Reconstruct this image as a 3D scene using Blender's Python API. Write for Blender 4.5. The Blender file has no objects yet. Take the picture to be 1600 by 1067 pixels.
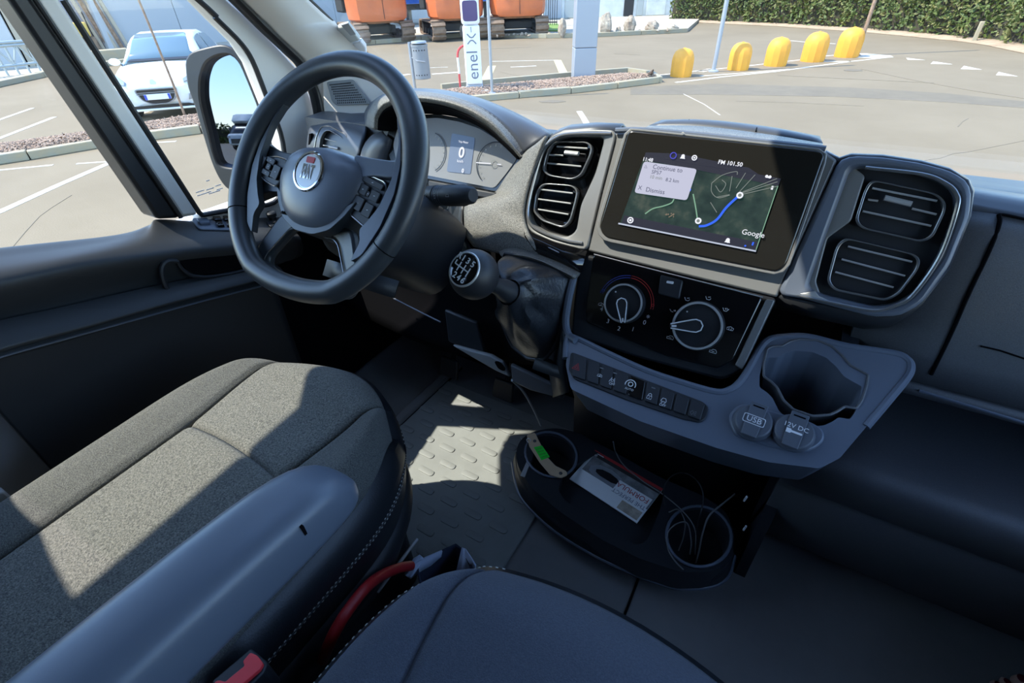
import bpy, bmesh, math, random
from mathutils import Vector, Matrix, noise as mnoise
random.seed(7)
SC = bpy.context.scene
COL = SC.collection
# ------------------------------------------------------------------ camera
FPX = 760.0                                  # focal length in pixels of the 1600 x 1067 frame
CX = Vector((0.85766, 0.51345, -0.02799))     # camera right
CD = Vector((0.28426, -0.51878, -0.80626))    # camera down
CF = Vector((-0.42850, 0.68355, -0.59090))    # camera forward
CP = Vector((0.19, 0.0, 1.0))                 # eye, one metre above the cab floor
cam = bpy.data.objects.new('camera', bpy.data.cameras.new('camera'))
COL.objects.link(cam)
cam.data.sensor_width = 36.0
cam.data.lens = FPX / 1600 * 36
cam.data.clip_start = 0.02
cam.data.clip_end = 400
cam.matrix_world = Matrix(((CX.x, -CD.x, -CF.x, CP.x), (CX.y, -CD.y, -CF.y, CP.y), (CX.z, -CD.z, -CF.z, CP.z), (0, 0, 0, 1)))
SC.camera = cam
# ------------------------------------------------------------------ light and exposure
LIGHT = Vector((0.58, 0.42, -1.0)).normalized()      # the way sunlight travels
W = bpy.data.worlds.new('sky'); SC.world = W; W.use_nodes = True
nt = W.node_tree; nt.nodes.clear()
sky = nt.nodes.new('ShaderNodeTexSky'); sky.sky_type = 'NISHITA'
sky.sun_disc = False
sky.sun_elevation = math.asin(-LIGHT.z)
sky.sun_rotation = math.atan2(-LIGHT.x, -LIGHT.y)
sky.air_density = 1.0; sky.dust_density = 0.15; sky.ozone_density = 4.0
bg = nt.nodes.new('ShaderNodeBackground'); bg.inputs['Strength'].default_value = 0.58
wo = nt.nodes.new('ShaderNodeOutputWorld')
nt.links.new(sky.outputs[0], bg.inputs[0]); nt.links.new(bg.outputs[0], wo.inputs[0])
sun = bpy.data.objects.new('sun', bpy.data.lights.new('sun', 'SUN')); COL.objects.link(sun)
sun.data.energy = 6.0; sun.data.angle = math.radians(0.55); sun.data.color = (1.0, 0.95, 0.86)
sun.rotation_euler = LIGHT.to_track_quat('-Z', 'Y').to_euler()
sun.location = (-6, 1, 10)
SC.view_settings.view_transform = 'Standard'
SC.view_settings.look = 'None'
SC.view_settings.gamma = 1.0
SC.view_settings.use_curve_mapping = False
SC.view_settings.exposure = 0.52
GZ = -0.85                                    # street level below the cab floor

# ------------------------------------------------------------------ measuring helpers
def ray(px, py):
    return (CX * (px - 800) + CD * (py - 533.5) + CF * FPX).normalized()
def on(axis, val, px, py):
    r = ray(px, py); t = (val - CP[axis]) / r[axis]; return CP + r * t
def X(v, px, py): return on(0, v, px, py)
def Y(v, px, py): return on(1, v, px, py)
def Z(v, px, py): return on(2, v, px, py)
def G(px, py, h=0.0): return on(2, GZ + h, px, py)
def mpp(p): return (Vector(p) - CP).dot(CF) / FPX      # metres for one pixel at p
class Plane:
    def __init__(s, o, n, u=None):
        s.o = Vector(o); s.n = Vector(n).normalized()
        u = Vector(u) if u else Vector((1, 0, 0))
        s.u = (u - s.n * u.dot(s.n)).normalized(); s.v = s.n.cross(s.u)
    def at(s, px, py, h=0.0):
        r = ray(px, py); t = ((s.o + s.n * h) - CP).dot(s.n) / r.dot(s.n); return CP + r * t
    def loop(s, pts, h=0.0): return [s.at(a, b, h) for a, b in pts]
    def mat(s, p, ang=0.0):
        u = s.u * math.cos(ang) + s.v * math.sin(ang); v = s.n.cross(u)
        return Matrix(((u.x, v.x, s.n.x, p.x), (u.y, v.y, s.n.y, p.y), (u.z, v.z, s.n.z, p.z), (0, 0, 0, 1)))
def tilt(y, z, deg):
    a = math.radians(deg); return Plane((0.07, y, z), (0, -math.cos(a), math.sin(a)))
def fillet(pts, r, seg=4):
    """round every corner of a closed outline"""
    out = []; n = len(pts); P = [Vector(p) for p in pts]
    for i in range(n):
        a, b, c = P[i - 1], P[i], P[(i + 1) % n]
        d1 = min(r, (a - b).length * .48); d2 = min(r, (c - b).length * .48)
        p = b + (a - b).normalized() * d1; q = b + (c - b).normalized() * d2
        for k in range(seg + 1):
            t = k / seg; out.append(p * (1 - t) ** 2 + b * 2 * t * (1 - t) + q * t * t)
    return out
def resample(loop, n, closed=True):
    P = [Vector(p) for p in loop]
    if closed: P = P + [P[0]]
    L = [0]
    for a, b in zip(P, P[1:]): L.append(L[-1] + (b - a).length)
    out = []; j = 0; m = n if closed else n - 1
    for i in range(n):
        d = L[-1] * i / m
        while j < len(L) - 2 and L[j + 1] < d: j += 1
        t = (d - L[j]) / max(L[j + 1] - L[j], 1e-9); out.append(P[j].lerp(P[j + 1], min(max(t, 0), 1)))
    return out
def spline(pts, n):
    """smooth open curve through points"""
    P = [Vector(p) for p in pts]; P = [P[0] * 2 - P[1]] + P + [P[-1] * 2 - P[-2]]; out = []
    m = len(P) - 3
    for i in range(n):
        s = m * i / (n - 1); k = min(int(s), m - 1); t = s - k; a, b, c, d = P[k:k + 4]
        out.append(.5 * ((2 * b) + (c - a) * t + (2 * a - 5 * b + 4 * c - d) * t * t + (3 * b - a - 3 * c + d) * t ** 3))
    return out

# ------------------------------------------------------------------ materials
def lin(c): return tuple(((v / 12.92) if v <= .04045 else ((v + .055) / 1.055) ** 2.4) for v in c)
def rgb(r, g, b): return lin((r / 255, g / 255, b / 255))
MATS = {}
def M(name, col, rough=.5, metal=0.0, bump=None, var=None, emit=None, spec=None, coat=0.0, sheen=0.0):
    m = bpy.data.materials.new(name); m.use_nodes = True; MATS[name] = m
    t = m.node_tree; b = t.nodes['Principled BSDF']
    b.inputs['Base Color'].default_value = (*col, 1); b.inputs['Roughness'].default_value = rough
    b.inputs['Metallic'].default_value = metal
    if spec is not None: b.inputs['Specular IOR Level'].default_value = spec
    if coat: b.inputs['Coat Weight'].default_value = coat; b.inputs['Coat Roughness'].default_value = .05
    if sheen: b.inputs['Sheen Weight'].default_value = sheen
    if emit: b.inputs['Emission Color'].default_value = (*emit[0], 1); b.inputs['Emission Strength'].default_value = emit[1]
    if bump or var:
        tc = t.nodes.new('ShaderNodeTexCoord')
    if bump:
        nz = t.nodes.new('ShaderNodeTexNoise'); nz.inputs['Scale'].default_value = bump[0]; nz.inputs['Detail'].default_value = 3
        bp = t.nodes.new('ShaderNodeBump'); bp.inputs['Strength'].default_value = bump[1]; bp.inputs['Distance'].default_value = bump[2]
        t.links.new(tc.outputs['Object'], nz.inputs['Vector']); t.links.new(nz.outputs['Fac'], bp.inputs['Height'])
        t.links.new(bp.outputs[0], b.inputs['Normal'])
    if var:
        nz = t.nodes.new('ShaderNodeTexNoise'); nz.inputs['Scale'].default_value = var[0]; nz.inputs['Detail'].default_value = 6
        nz.inputs['Roughness'].default_value = .65
        cr = t.nodes.new('ShaderNodeValToRGB'); cr.color_ramp.elements[0].position = .36; cr.color_ramp.elements[1].position = .66
        cr.color_ramp.elements[0].color = (*var[1], 1); cr.color_ramp.elements[1].color = (*col, 1)
        t.links.new(tc.outputs['Object'], nz.inputs['Vector']); t.links.new(nz.outputs['Fac'], cr.inputs[0])
        t.links.new(cr.outputs[0], b.inputs['Base Color'])
    return m
def glass(name, tint=(1, 1, 1), refl=1.0):
    m = bpy.data.materials.new(name); m.use_nodes = True; MATS[name] = m
    t = m.node_tree; t.nodes.clear()
    o = t.nodes.new('ShaderNodeOutputMaterial'); mx = t.nodes.new('ShaderNodeMixShader')
    tr = t.nodes.new('ShaderNodeBsdfTransparent'); tr.inputs[0].default_value = (*tint, 1)
    gl = t.nodes.new('ShaderNodeBsdfGlossy'); gl.inputs['Roughness'].default_value = 0.0
    lw = t.nodes.new('ShaderNodeLayerWeight'); lw.inputs[0].default_value = .5
    pw = t.nodes.new('ShaderNodeMath'); pw.operation = 'POWER'; pw.inputs[1].default_value = 5
    ma = t.nodes.new('ShaderNodeMath'); ma.operation = 'MULTIPLY_ADD'; ma.inputs[1].default_value = .9 * refl; ma.inputs[2].default_value = .03 * refl
    t.links.new(lw.outputs['Facing'], pw.inputs[0]); t.links.new(pw.outputs[0], ma.inputs[0])
    t.links.new(ma.outputs[0], mx.inputs[0]); t.links.new(tr.outputs[0], mx.inputs[1]); t.links.new(gl.outputs[0], mx.inputs[2])
    t.links.new(mx.outputs[0], o.inputs[0]); return m
M('dash plastic', (.120, .122, .128), .46, bump=(900, .35, .0006), var=(700, (.092, .094, .100)))
M('grained plastic', (.28, .272, .245), .5, bump=(620, .8, .0009), var=(560, (.075, .075, .072)))
M('soft plastic', (.118, .138, .175), .36, bump=(1500, .15, .0003))
M('pad plastic', (.062, .070, .086), .40, bump=(1500, .15, .0003))
M('black plastic', (.018, .020, .024), .5, bump=(1200, .2, .0004))
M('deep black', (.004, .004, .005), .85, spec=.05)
M('gloss black', (.006, .006, .007), .07, coat=.5)
M('bezel black', (.016, .015, .013), .16, coat=.3)
M('satin silver', (.55, .55, .54), .3, .35)
M('dark chrome', (.26, .265, .27), .22, .6)
M('chrome', (.8, .8, .8), .08, 1.0)
M('grey trim', (.20, .20, .195), .42, .15, bump=(1500, .1, .0003))
M('pillar grey', (.76, .71, .63), .65, bump=(700, .2, .0005))
M('pale grey plastic', (.27, .275, .27), .55, bump=(700, .2, .0005))
M('headliner', (.12, .12, .115), .9)
M('seal rubber', (.014, .014, .015), .45)
M('door plastic', (.030, .032, .034), .5, bump=(900, .35, .0006))
M('leather black', (.020, .022, .026), .36, bump=(260, .5, .0012))
M('wheel leather', (.036, .042, .048), .38, bump=(900, .2, .0005))
M('seat fabric', (.185, .182, .157), .95, bump=(900, .9, .0015), var=(620, (.05, .051, .047)), sheen=.1)
M('seat insert fabric', (.245, .238, .20), .95, bump=(650, 1.0, .002), var=(420, (.062, .062, .056)), sheen=.1)
M('seat fabric navy', (.098, .108, .136), .92, bump=(800, .8, .0012), var=(500, (.066, .074, .096)), sheen=.1)
M('seat leatherette', (.017, .019, .023), .42, bump=(420, .4, .0008))
M('thread', (.52, .51, .46), .8)
M('floor rubber', (.205, .200, .195), .62, bump=(500, .3, .0006), var=(7, (.175, .171, .168)))
M('mat rubber', (.265, .275, .262), .6, bump=(420, .4, .0007), var=(9, (.225, .233, .223)))
M('socket blue', (.095, .105, .125), .45)
M('white print', (.75, .75, .75), .6)
M('grey print', (.42, .42, .42), .6)
M('dim print', (.16, .16, .16), .6)
M('red print', (.55, .03, .03), .5)
M('blue print', (.05, .08, .45), .5)
M('red gloss', (.80, .045, .055), .35)
M('red satin', (.50, .022, .026), .42, bump=(300, .3, .0006))
M('mirror glass', (.15, .18, .245), .01, 1.0)
glass('window glass', (.97, .98, .96), .5)
glass('lens glass', (.9, .9, .9))
# street
M('asphalt', (.212, .164, .101), .9, bump=(60, .35, .01), var=(.55, (.184, .140, .083)))
M('road paint', (.60, .54, .44), .8, var=(9, (.44, .40, .33)))
M('yellow paint', (.62, .50, .22), .8, var=(9, (.45, .38, .22)))
M('tar and shadow', (.142, .113, .074), .85, var=(3, (.170, .135, .087)))
M('kerb stone', (.36, .285, .175), .9, bump=(40, .4, .006), var=(5, (.30, .28, .21)))
M('mulch', (.30, .195, .135), .95, bump=(50, .8, .02), var=(24, (.36, .27, .21)))
M('bark chip', (.44, .31, .225), .9, var=(8, (.27, .18, .125)))
M('yellow concrete', (.78, .36, .035), .6, bump=(60, .15, .004), var=(3, (.70, .31, .035)))
M('galvanised', (.34, .35, .37), .45, .5)
M('pillar cladding', (.315, .335, .365), .45, .2)
M('pillar joint', (.12, .14, .18), .6)
M('white shell', (.80, .80, .82), .35)
M('charger screen', (.10, .07, .15), .12)
M('charger ink', (.16, .17, .21), .5)
M('red white red', (.55, .05, .05), .5)
M('orange paint', (.62, .155, .045), .55, var=(1.6, (.50, .13, .045)))
M('rusty orange', (.36, .16, .07), .8, var=(2.5, (.22, .12, .07)))
M('track steel', (.15, .095, .06), .8, var=(5, (.25, .17, .11)))
M('bin grey', (.22, .225, .23), .55)
M('machine black', (.025, .024, .023), .7)
M('container blue', (.012, .085, .36), .5)
M('hall panel', (.43, .45, .46), .6)
M('hall white', (.66, .68, .66), .7, var=(1.5, (.52, .54, .50)))
M('leaf', (.115, .145, .028), .65, var=(1.3, (.06, .085, .02)))
M('leaf dry', (.21, .19, .06), .7, var=(1.5, (.12, .12, .035)))
M('hedge wood', (.045, .038, .02), .9)
M('soil', (.27, .19, .12), .95, var=(3, (.36, .27, .18)))
M('dusty ground', (.42, .36, .27), .95, var=(1.2, (.42, .37, .29)))
M('grass', (.20, .30, .06), .9, var=(6, (.12, .2, .04)))
M('boulder', (.42, .36, .28), .9, bump=(7, .8, .05), var=(4, (.24, .18, .13)))
M('car white', (.80, .81, .80), .22, coat=.6)
M('car black', (.012, .012, .014), .3)
M('car glass', (.10, .16, .20), .05, coat=.5)
M('headlamp', (.30, .32, .34), .12, .4)
M('tyre', (.015, .015, .015), .85)
M('rusty stake', (.34, .23, .16), .8, var=(14, (.20, .12, .07)))
M('machine yellow', (.62, .42, .10), .6)
M('fence steel', (.40, .43, .42), .5, .4)
M('black iron', (.02, .022, .024), .5)
M('tan leather', (.56, .40, .25), .6, bump=(400, .3, .0006))
M('green print', (.02, .70, .05), .5)
M('paper white', (.80, .80, .78), .6)
M('paper red', (.38, .03, .03), .45)
M('paper grey', (.10, .10, .105), .45, var=(26, (.30, .30, .29)))
M('paper tan', (.50, .43, .34), .6, var=(60, (.30, .25, .19)))
M('cable grey', (.16, .155, .15), .5)
M('cable black', (.01, .01, .011), .45)
M('navy cloth', (.030, .040, .075), .85, bump=(700, .6, .001))
M('white cloth', (.60, .68, .85), .8, bump=(700, .4, .001))
M('skin', (.42, .25, .19), .55)
M('nail', (.10, .008, .02), .2)
M('screen glass', (.012, .012, .014), .1)

# ------------------------------------------------------------------ building helpers
def link(o, parent=None, local=False):
    COL.objects.link(o)
    if parent is not None:
        o.parent = parent
        if not local:
            q = parent; t = Vector((0, 0, 0))
            while q is not None: t = t + q.location; q = q.parent
            root = parent
            while root.parent is not None: root = root.parent
            if parent.type == 'EMPTY': o.matrix_parent_inverse = Matrix.Translation(-parent.location)
    return o
def mesh(name, V, F, mat, parent=None, flat=False, bevel=0.0, seg=2, sub=0, solid=0.0, local=False, kind=None, ang=35, mats=None, fm=None, fix=True):
    me = bpy.data.meshes.new(name); me.from_pydata([tuple(v) for v in V], [], F); me.update()
    if fix:
        bm = bmesh.new(); bm.from_mesh(me); bmesh.ops.recalc_face_normals(bm, faces=bm.faces); bm.to_mesh(me); bm.free()
    if mats:
        for q in mats: me.materials.append(MATS[q])
    else: me.materials.append(MATS[mat])
    if fm:
        for p, k in zip(me.polygons, fm): p.material_index = k
    if not flat:
        for p in me.polygons: p.use_smooth = True
        me.set_sharp_from_angle(angle=math.radians(ang))
    o = bpy.data.objects.new(name, me); link(o, parent, local)
    if solid:
        s = o.modifiers.new('s', 'SOLIDIFY'); s.thickness = solid; s.offset = -1
    if bevel:
        b = o.modifiers.new('b', 'BEVEL'); b.width = bevel; b.segments = seg; b.limit_method = 'ANGLE'; b.angle_limit = math.radians(40)
        b.harden_normals = False
    if sub:
        s = o.modifiers.new('u', 'SUBSURF'); s.levels = sub; s.render_levels = sub
    if kind: o['kind'] = kind
    return o
def thing(name, label, cat, loc=(0, 0, 0), group=None, rz=0.0):
    o = bpy.data.objects.new(name, None); COL.objects.link(o); o.location = loc; o.rotation_euler = (0, 0, rz)
    o.empty_display_size = .1; tag(o, label, cat, group); return o
def tag(o, label, cat, group=None):
    o['label'] = label; o['category'] = cat
    if group: o['group'] = group
    return o
def structure(o, label=None, cat=None):
    o['kind'] = 'structure'
    if label: o['label'] = label
    if cat: o['category'] = cat
    return o
def copy_tree(o, parent=None):
    c = o.copy(); COL.objects.link(c); c.parent = parent
    for ch in list(o.children): copy_tree(ch, c)
    return c
class MB:
    """collects shapes of ONE part"""
    def __init__(s): s.V = []; s.F = []
    def add(s, V, F):
        k = len(s.V); s.V += [Vector(v) for v in V]; s.F += [tuple(i + k for i in f) for f in F]; return s
    def prism(s, loop, vec):
        n = len(loop); vec = Vector(vec); L = [Vector(p) for p in loop]
        return s.add(L + [p + vec for p in L], [tuple(range(n))[::-1], tuple(range(n, 2 * n))] + [(i, (i + 1) % n, n + (i + 1) % n, n + i) for i in range(n)])
    def ring(s, a, b, vec, n=56):
        """frame between outline a and outline b, extruded by vec"""
        a = resample(a, n); b = resample(b, n); vec = Vector(vec)
        k = min(range(n), key=lambda i: (b[i] - a[0]).length); b = b[k:] + b[:k]
        V = a + b + [p + vec for p in a] + [p + vec for p in b]; F = []
        for i in range(n):
            j = (i + 1) % n
            F += [(i, j, n + j, n + i), (2 * n + i, 3 * n + i, 3 * n + j, 2 * n + j), (i, 2 * n + i, 2 * n + j, j), (n + i, n + j, 3 * n + j, 3 * n + i)]
        return s.add(V, F)
    def box(s, x0, x1, y0, y1, z0, z1):
        return s.prism([(x0, y0, z0), (x1, y0, z0), (x1, y1, z0), (x0, y1, z0)], (0, 0, z1 - z0))
    def tube(s, path, r, n=10, closed=False, flat=1.0, up=None):
        P = [Vector(p) for p in path]; m = len(P); R = r if isinstance(r, (list, tuple)) else [r] * m
        rows = []; prev = None
        for i in range(m):
            if closed: d = P[(i + 1) % m] - P[i - 1]
            else: d = P[min(i + 1, m - 1)] - P[max(i - 1, 0)]
            d.normalize()
            a = up if up is not None else (prev if prev is not None else (Vector((0, 0, 1)) if abs(d.z) < .9 else Vector((1, 0, 0))))
            a = Vector(a); a = (a - d * a.dot(d)).normalized(); b = d.cross(a); prev = a
            rows.append([P[i] + a * math.cos(2 * math.pi * k / n) * R[i] * flat + b * math.sin(2 * math.pi * k / n) * R[i] for k in range(n)])
        V = [v for q in rows for v in q]; F = []
        for i in range(m if closed else m - 1):
            j = (i + 1) % m
            for k in range(n): F.append((i * n + k, i * n + (k + 1) % n, j * n + (k + 1) % n, j * n + k))
        if not closed: F += [tuple(range(n))[::-1], tuple((m - 1) * n + k for k in range(n))]
        return s.add(V, F)
    def lathe(s, prof, mtx=None, n=32, caps=True):
        mtx = mtx or Matrix.Identity(4); V = []; F = []; m = len(prof)
        for r, h in prof:
            for k in range(n): V.append(mtx @ Vector((r * math.cos(2 * math.pi * k / n), r * math.sin(2 * math.pi * k / n), h)))
        for i in range(m - 1):
            for k in range(n): F.append((i * n + k, i * n + (k + 1) % n, (i + 1) * n + (k + 1) % n, (i + 1) * n + k))
        if caps: F += [tuple(range(n))[::-1], tuple((m - 1) * n + k for k in range(n))]
        return s.add(V, F)
    def loft(s, rows, closed=False, caps=False):
        n = len(rows[0]); V = [Vector(p) for r in rows for p in r]; F = []
        for i in range(len(rows) - 1):
            for k in range(n if closed else n - 1):
                F.append((i * n + k, i * n + (k + 1) % n, (i + 1) * n + (k + 1) % n, (i + 1) * n + k))
        if caps: F += [tuple(range(n))[::-1], tuple((len(rows) - 1) * n + k for k in range(n))]
        return s.add(V, F)
    def ball(s, c, r, n=16, m=10, sc=(1, 1, 1), rot=None):
        c = Vector(c); V = []; F = []
        for i in range(m + 1):
            a = math.pi * i / m
            for k in range(n):
                b = 2 * math.pi * k / n
                v = Vector((math.sin(a) * math.cos(b) * sc[0], math.sin(a) * math.sin(b) * sc[1], math.cos(a) * sc[2])) * r
                if rot: v = rot @ v
                V.append(c + v)
        for i in range(m):
            for k in range(n): F.append((i * n + k, i * n + (k + 1) % n, (i + 1) * n + (k + 1) % n, (i + 1) * n + k))
        return s.add(V, F)
    def build(s, name, mat, parent=None, **k): return mesh(name, s.V, s.F, mat, parent, **k)
def grid(rows, su, sv):
    """smooth surface rows through a coarse control net"""
    R = [spline(r, su) for r in rows]
    cols = [spline([R[i][k] for i in range(len(R))], sv) for k in range(su)]
    return [[cols[k][i] for k in range(su)] for i in range(sv)]
def cut(o, c):
    """take solid c out of o for good, and drop c"""
    m = o.modifiers.new('cut', 'BOOLEAN'); m.operation = 'DIFFERENCE'; m.object = c; m.solver = 'EXACT'
    mods = [q for q in o.modifiers if q.type != 'BOOLEAN']
    dg = bpy.context.evaluated_depsgraph_get(); dg.update()
    off = [(q, q.show_viewport) for q in mods]
    for q, _ in off: q.show_viewport = False
    dg.update()
    me = bpy.data.meshes.new_from_object(o.evaluated_get(dg))
    for q, v in off: q.show_viewport = v
    o.modifiers.remove(m); old = o.data; nm = old.name; o.data = me; bpy.data.meshes.remove(old); me.name = nm
    d = c.data; bpy.data.objects.remove(c); bpy.data.meshes.remove(d)
    for p in o.data.polygons: p.use_smooth = True
    o.data.set_sharp_from_angle(angle=math.radians(35))
    return o
def text(s, size, mtx, mat, parent, name='lettering', depth=.0002, align='CENTER', sx=1.0, local=False, bold=0.0):
    cu = bpy.data.curves.new('t', 'FONT'); cu.body = s; cu.size = size; cu.align_x = align; cu.align_y = 'CENTER'; cu.extrude = depth; cu.resolution_u = 3
    cu.offset = bold
    o = bpy.data.objects.new('t', cu); COL.objects.link(o); dg = bpy.context.evaluated_depsgraph_get(); dg.update()
    me = bpy.data.meshes.new_from_object(o.evaluated_get(dg)); bpy.data.objects.remove(o); bpy.data.curves.remove(cu)
    me.transform(mtx @ Matrix.Diagonal((sx, 1, 1, 1))); me.materials.clear(); me.materials.append(MATS[mat]); me.name = name
    q = bpy.data.objects.new(name, me); link(q, parent, local); return q
def strip(pts, w, n, h=.0006, closed=False):
    """flat ribbon of width w along pts lying in the plane with normal n"""
    P = [Vector(p) for p in pts]; L = []; Rr = []; m = len(P); n = Vector(n)
    for i in range(m):
        d = (P[(i + 1) % m] - P[i - 1]) if closed else (P[min(i + 1, m - 1)] - P[max(i - 1, 0)])
        s = n.cross(d).normalized() * w / 2; L.append(P[i] + s); Rr.append(P[i] - s)
    mb = MB()
    rows = [[L[i], Rr[i], Rr[i] + n * h, L[i] + n * h] for i in range(m)]
    if closed: rows.append(rows[0])
    mb.loft(rows, closed=True, caps=not closed); return mb
def shift(pts, v): v = Vector(v); return [Vector(p) + v for p in pts]
def shrink(loop, d):
    """move every outline point d metres towards the outline's middle"""
    c = sum((Vector(p) for p in loop), Vector()) / len(loop)
    return [Vector(p) + (c - Vector(p)).normalized() * d for p in loop]
# ================================================================== THE STREET
ground = MB().box(-120, 120, -120, 120, GZ - .3, GZ).build('ground', 'asphalt', flat=True)
structure(ground, 'sunlit grey asphalt of the parking lot', 'ground')
UP = Vector((0, 0, 1))
def paint(px, w, mat='road paint', name='painted_line', h=.004):
    P = [G(*p) for p in px]
    return strip(P, w, UP, h).build(name, mat, ground, flat=True)
def patch(px, mat, name, h=.004):
    return MB().prism([G(*p) for p in px], (0, 0, h)).build(name, mat, ground, flat=True)
# lines on the left
paint([(-60, 356), (0, 331), (90, 290), (173, 254)], .11)
paint([(-40, 272), (0, 266), (83, 258)], .06)
paint([(-40, 233), (0, 216), (85, 183)], .10)
paint([(-40, 203), (0, 187), (51, 169)], .09)
paint([(120, 256), (180, 252)], .05)
paint([(210, 181), (232, 174)], .12)
paint([(240, 223), (275, 221)], .07)
paint([(190, 152), (203, 149)], .08)
# bay behind the charger, lines by the bin
paint([(757, 128), (769, 103)], .22, 'yellow paint'); paint([(871, 94), (884, 122)], .22, 'yellow paint')
paint([(769, 96), (872, 94)], .07); paint([(798, 105), (838, 103)], .10); paint([(675, 116), (716, 113)], .16)
paint([(560, 128), (640, 116)], .16); paint([(672, 106), (700, 105)], .05)
paint([(905, 174), (912, 185), (917, 194)], .10)
paint([(1068, 147), (1100, 163), (1125, 180)], .02)
# island of painted lines round the bollards
paint([(1017, 119), (1080, 112), (1169, 103), (1230, 96), (1285, 90)], .09)
paint([(1056, 129), (1130, 120), (1210, 112), (1330, 96), (1394, 89)], .10)
paint([(1094, 119), (1180, 113), (1235, 108)], .10); paint([(1262, 96), (1330, 96)], .12)
paint([(1094, 112), (1112, 108)], .2); paint([(1284, 88), (1310, 86)], .12)
patch([(1333, 84.5), (1350, 83.5), (1392, 87), (1396, 89.5), (1376, 91.5), (1333, 90)], 'road paint', 'painted_island_tip', .005)
paint([(1228, 63), (1262, 66), (1306, 68.5)], .10)
for tri in ([(1416, 90.5), (1445, 94), (1418, 93.5)], [(1458, 96), (1488, 100.5), (1454, 100)], [(1506, 103), (1534, 109), (1501, 108)], [(1560, 112.5), (1590, 119.5), (1556, 117.5)]):
    patch(tri, 'road paint', 'painted_triangle', .005)
# repaired tarmac, cracks, and lamp post shadows painted dark
patch([(985, 136), (1120, 131), (1330, 137), (1480, 146), (1640, 163), (1640, 172), (1480, 160), (1300, 151), (1110, 148), (985, 148)], 'tar and shadow', 'tar_patch', .003)
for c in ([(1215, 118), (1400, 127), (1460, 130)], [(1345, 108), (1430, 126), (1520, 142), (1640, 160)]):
    paint(c, .025, 'tar and shadow', 'tar_seam_and_shadow', .005)  # second strip paints a lamp post's shadow on the asphalt
patch([(1318, 109.5), (1330, 108), (1346, 109), (1348, 111), (1332, 112), (1320, 111)], 'tar and shadow', 'lamp_shadow_spot', .006)  # dark ellipse painted for the shadow of the lamp head
patch([(842, 158.5), (860, 156.5), (880, 157), (884, 159), (866, 161), (846, 160.5)], 'tar and shadow', 'lamp_shadow_spot', .006)  # another lamp shadow painted as a dark ellipse
paint([(1430, 254), (1450, 250), (1470, 247), (1490, 240), (1510, 238), (1540, 232), (1570, 226), (1610, 218)], .008, 'tar and shadow', 'crack', .003)
paint([(1497, 198), (1504, 190), (1513, 185)], .012, 'tar and shadow', 'crack', .003)
paint([(18, 388), (40, 362), (62, 338), (80, 325), (112, 305)], .008, 'tar and shadow', 'crack', .003)
paint([(780, 112), (800, 117), (830, 122)], .02, 'tar and shadow', 'crack', .003)
paint([(1150, 158), (1250, 161), (1350, 166)], .015, 'tar and shadow', 'crack', .003)
for a in ([(730, 80), (770, 76), (830, 74)], [(960, 84), (1000, 86)]): paint(a, .05, 'tar and shadow', 'tar_seam_and_shadow', .004)

def kerb(name, label, front, back, hh=.12, step=.95, soil='mulch', chips=1200, w=.15):
    F = [G(*p) for p in front]; n = max(2, int(sum((a - b).length for a, b in zip(F, F[1:])) / step)); F = resample(F, n + 1, False)
    root = thing(name, label, 'kerb', F[n // 2])
    for a, b in zip(F, F[1:]):
        d = (b - a).normalized(); s = UP.cross(d).normalized() * w; a2 = a + d * .008; b2 = b - d * .008
        dz = random.uniform(-.008, .008)
        MB().prism([a2, b2, b2 + s, a2 + s], (0, 0, hh + dz)).build('kerb_stone', 'kerb stone', root, bevel=.012)
    if back:
        s = UP.cross((F[-1] - F[0]).normalized()) * w
        Bk = [G(*p, hh) for p in back]; f2 = [p + s * .9 for p in F]
        for p in f2: p.z = GZ + hh
        rows = []; nb = 60; fa = resample(f2, nb, False); ba = resample(Bk, nb, False)
        for j in range(15):
            t = j / 14; rows.append([a.lerp(b, t) + UP * (mnoise.noise(Vector((i * .4, j * .6, 1))) * .03 - .03 + .05 * math.sin(math.pi * t)) for i, (a, b) in enumerate(zip(fa, ba))])
        MB().loft(rows).build('mulch_bed', soil, root, solid=.12)
        mb = MB()
        for k in range(chips):
            i = random.random() * (nb - 1.01); t = random.random(); a = fa[int(i)].lerp(fa[int(i) + 1], i % 1).lerp(ba[int(i)].lerp(ba[int(i) + 1], i % 1), t) + UP * (.0 + .05 * math.sin(math.pi * t) + random.uniform(-.012, .012))
            l = random.uniform(.012, .032); d = Vector((random.gauss(0, 1), random.gauss(0, 1), random.gauss(0, .25))).normalized(); e = d.cross(UP).normalized() * l * .35
            mb.add([a - d * l - e, a + d * l - e, a + d * l * .8 + e, a - d * l + e, a + UP * .010], [(0, 1, 4), (1, 2, 4), (2, 3, 4), (3, 0, 4)])
        mb.build('bark_chips', 'bark chip', root, flat=True, kind='stuff', fix=False)
    return root
kerb('kerb_island', 'low stone kerb with brown bark mulch round the charging post', [(640, 172), (700, 164), (760, 158), (880, 148), (960, 139), (1030, 130)], [(690, 141), (754, 134), (886, 122), (980, 114.5), (1016, 120)], chips=6000)
kerb('kerb_island', 'stone kerb with mulch bed in front of the white car', [(-120, 276), (0, 258), (157, 232), (220, 220), (315, 209), (430, 198)], [(-120, 242), (0, 226), (138, 207), (220, 193), (303, 179), (410, 166)], chips=6000)
farkerb = kerb('roadside_kerb', 'long grey roadside kerb in front of the orange excavators', [(430, 84), (576, 70), (722, 58), (886, 60.5), (1074, 51)], None, step=2.0, w=.25, hh=.16)
kerb('wall_kerb', 'pale kerb at the foot of the grey hall wall', [(-60, 158), (0, 135), (70, 121), (157, 105), (260, 92), (330, 84)], None, step=2.0, w=.3, hh=.14)
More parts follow.
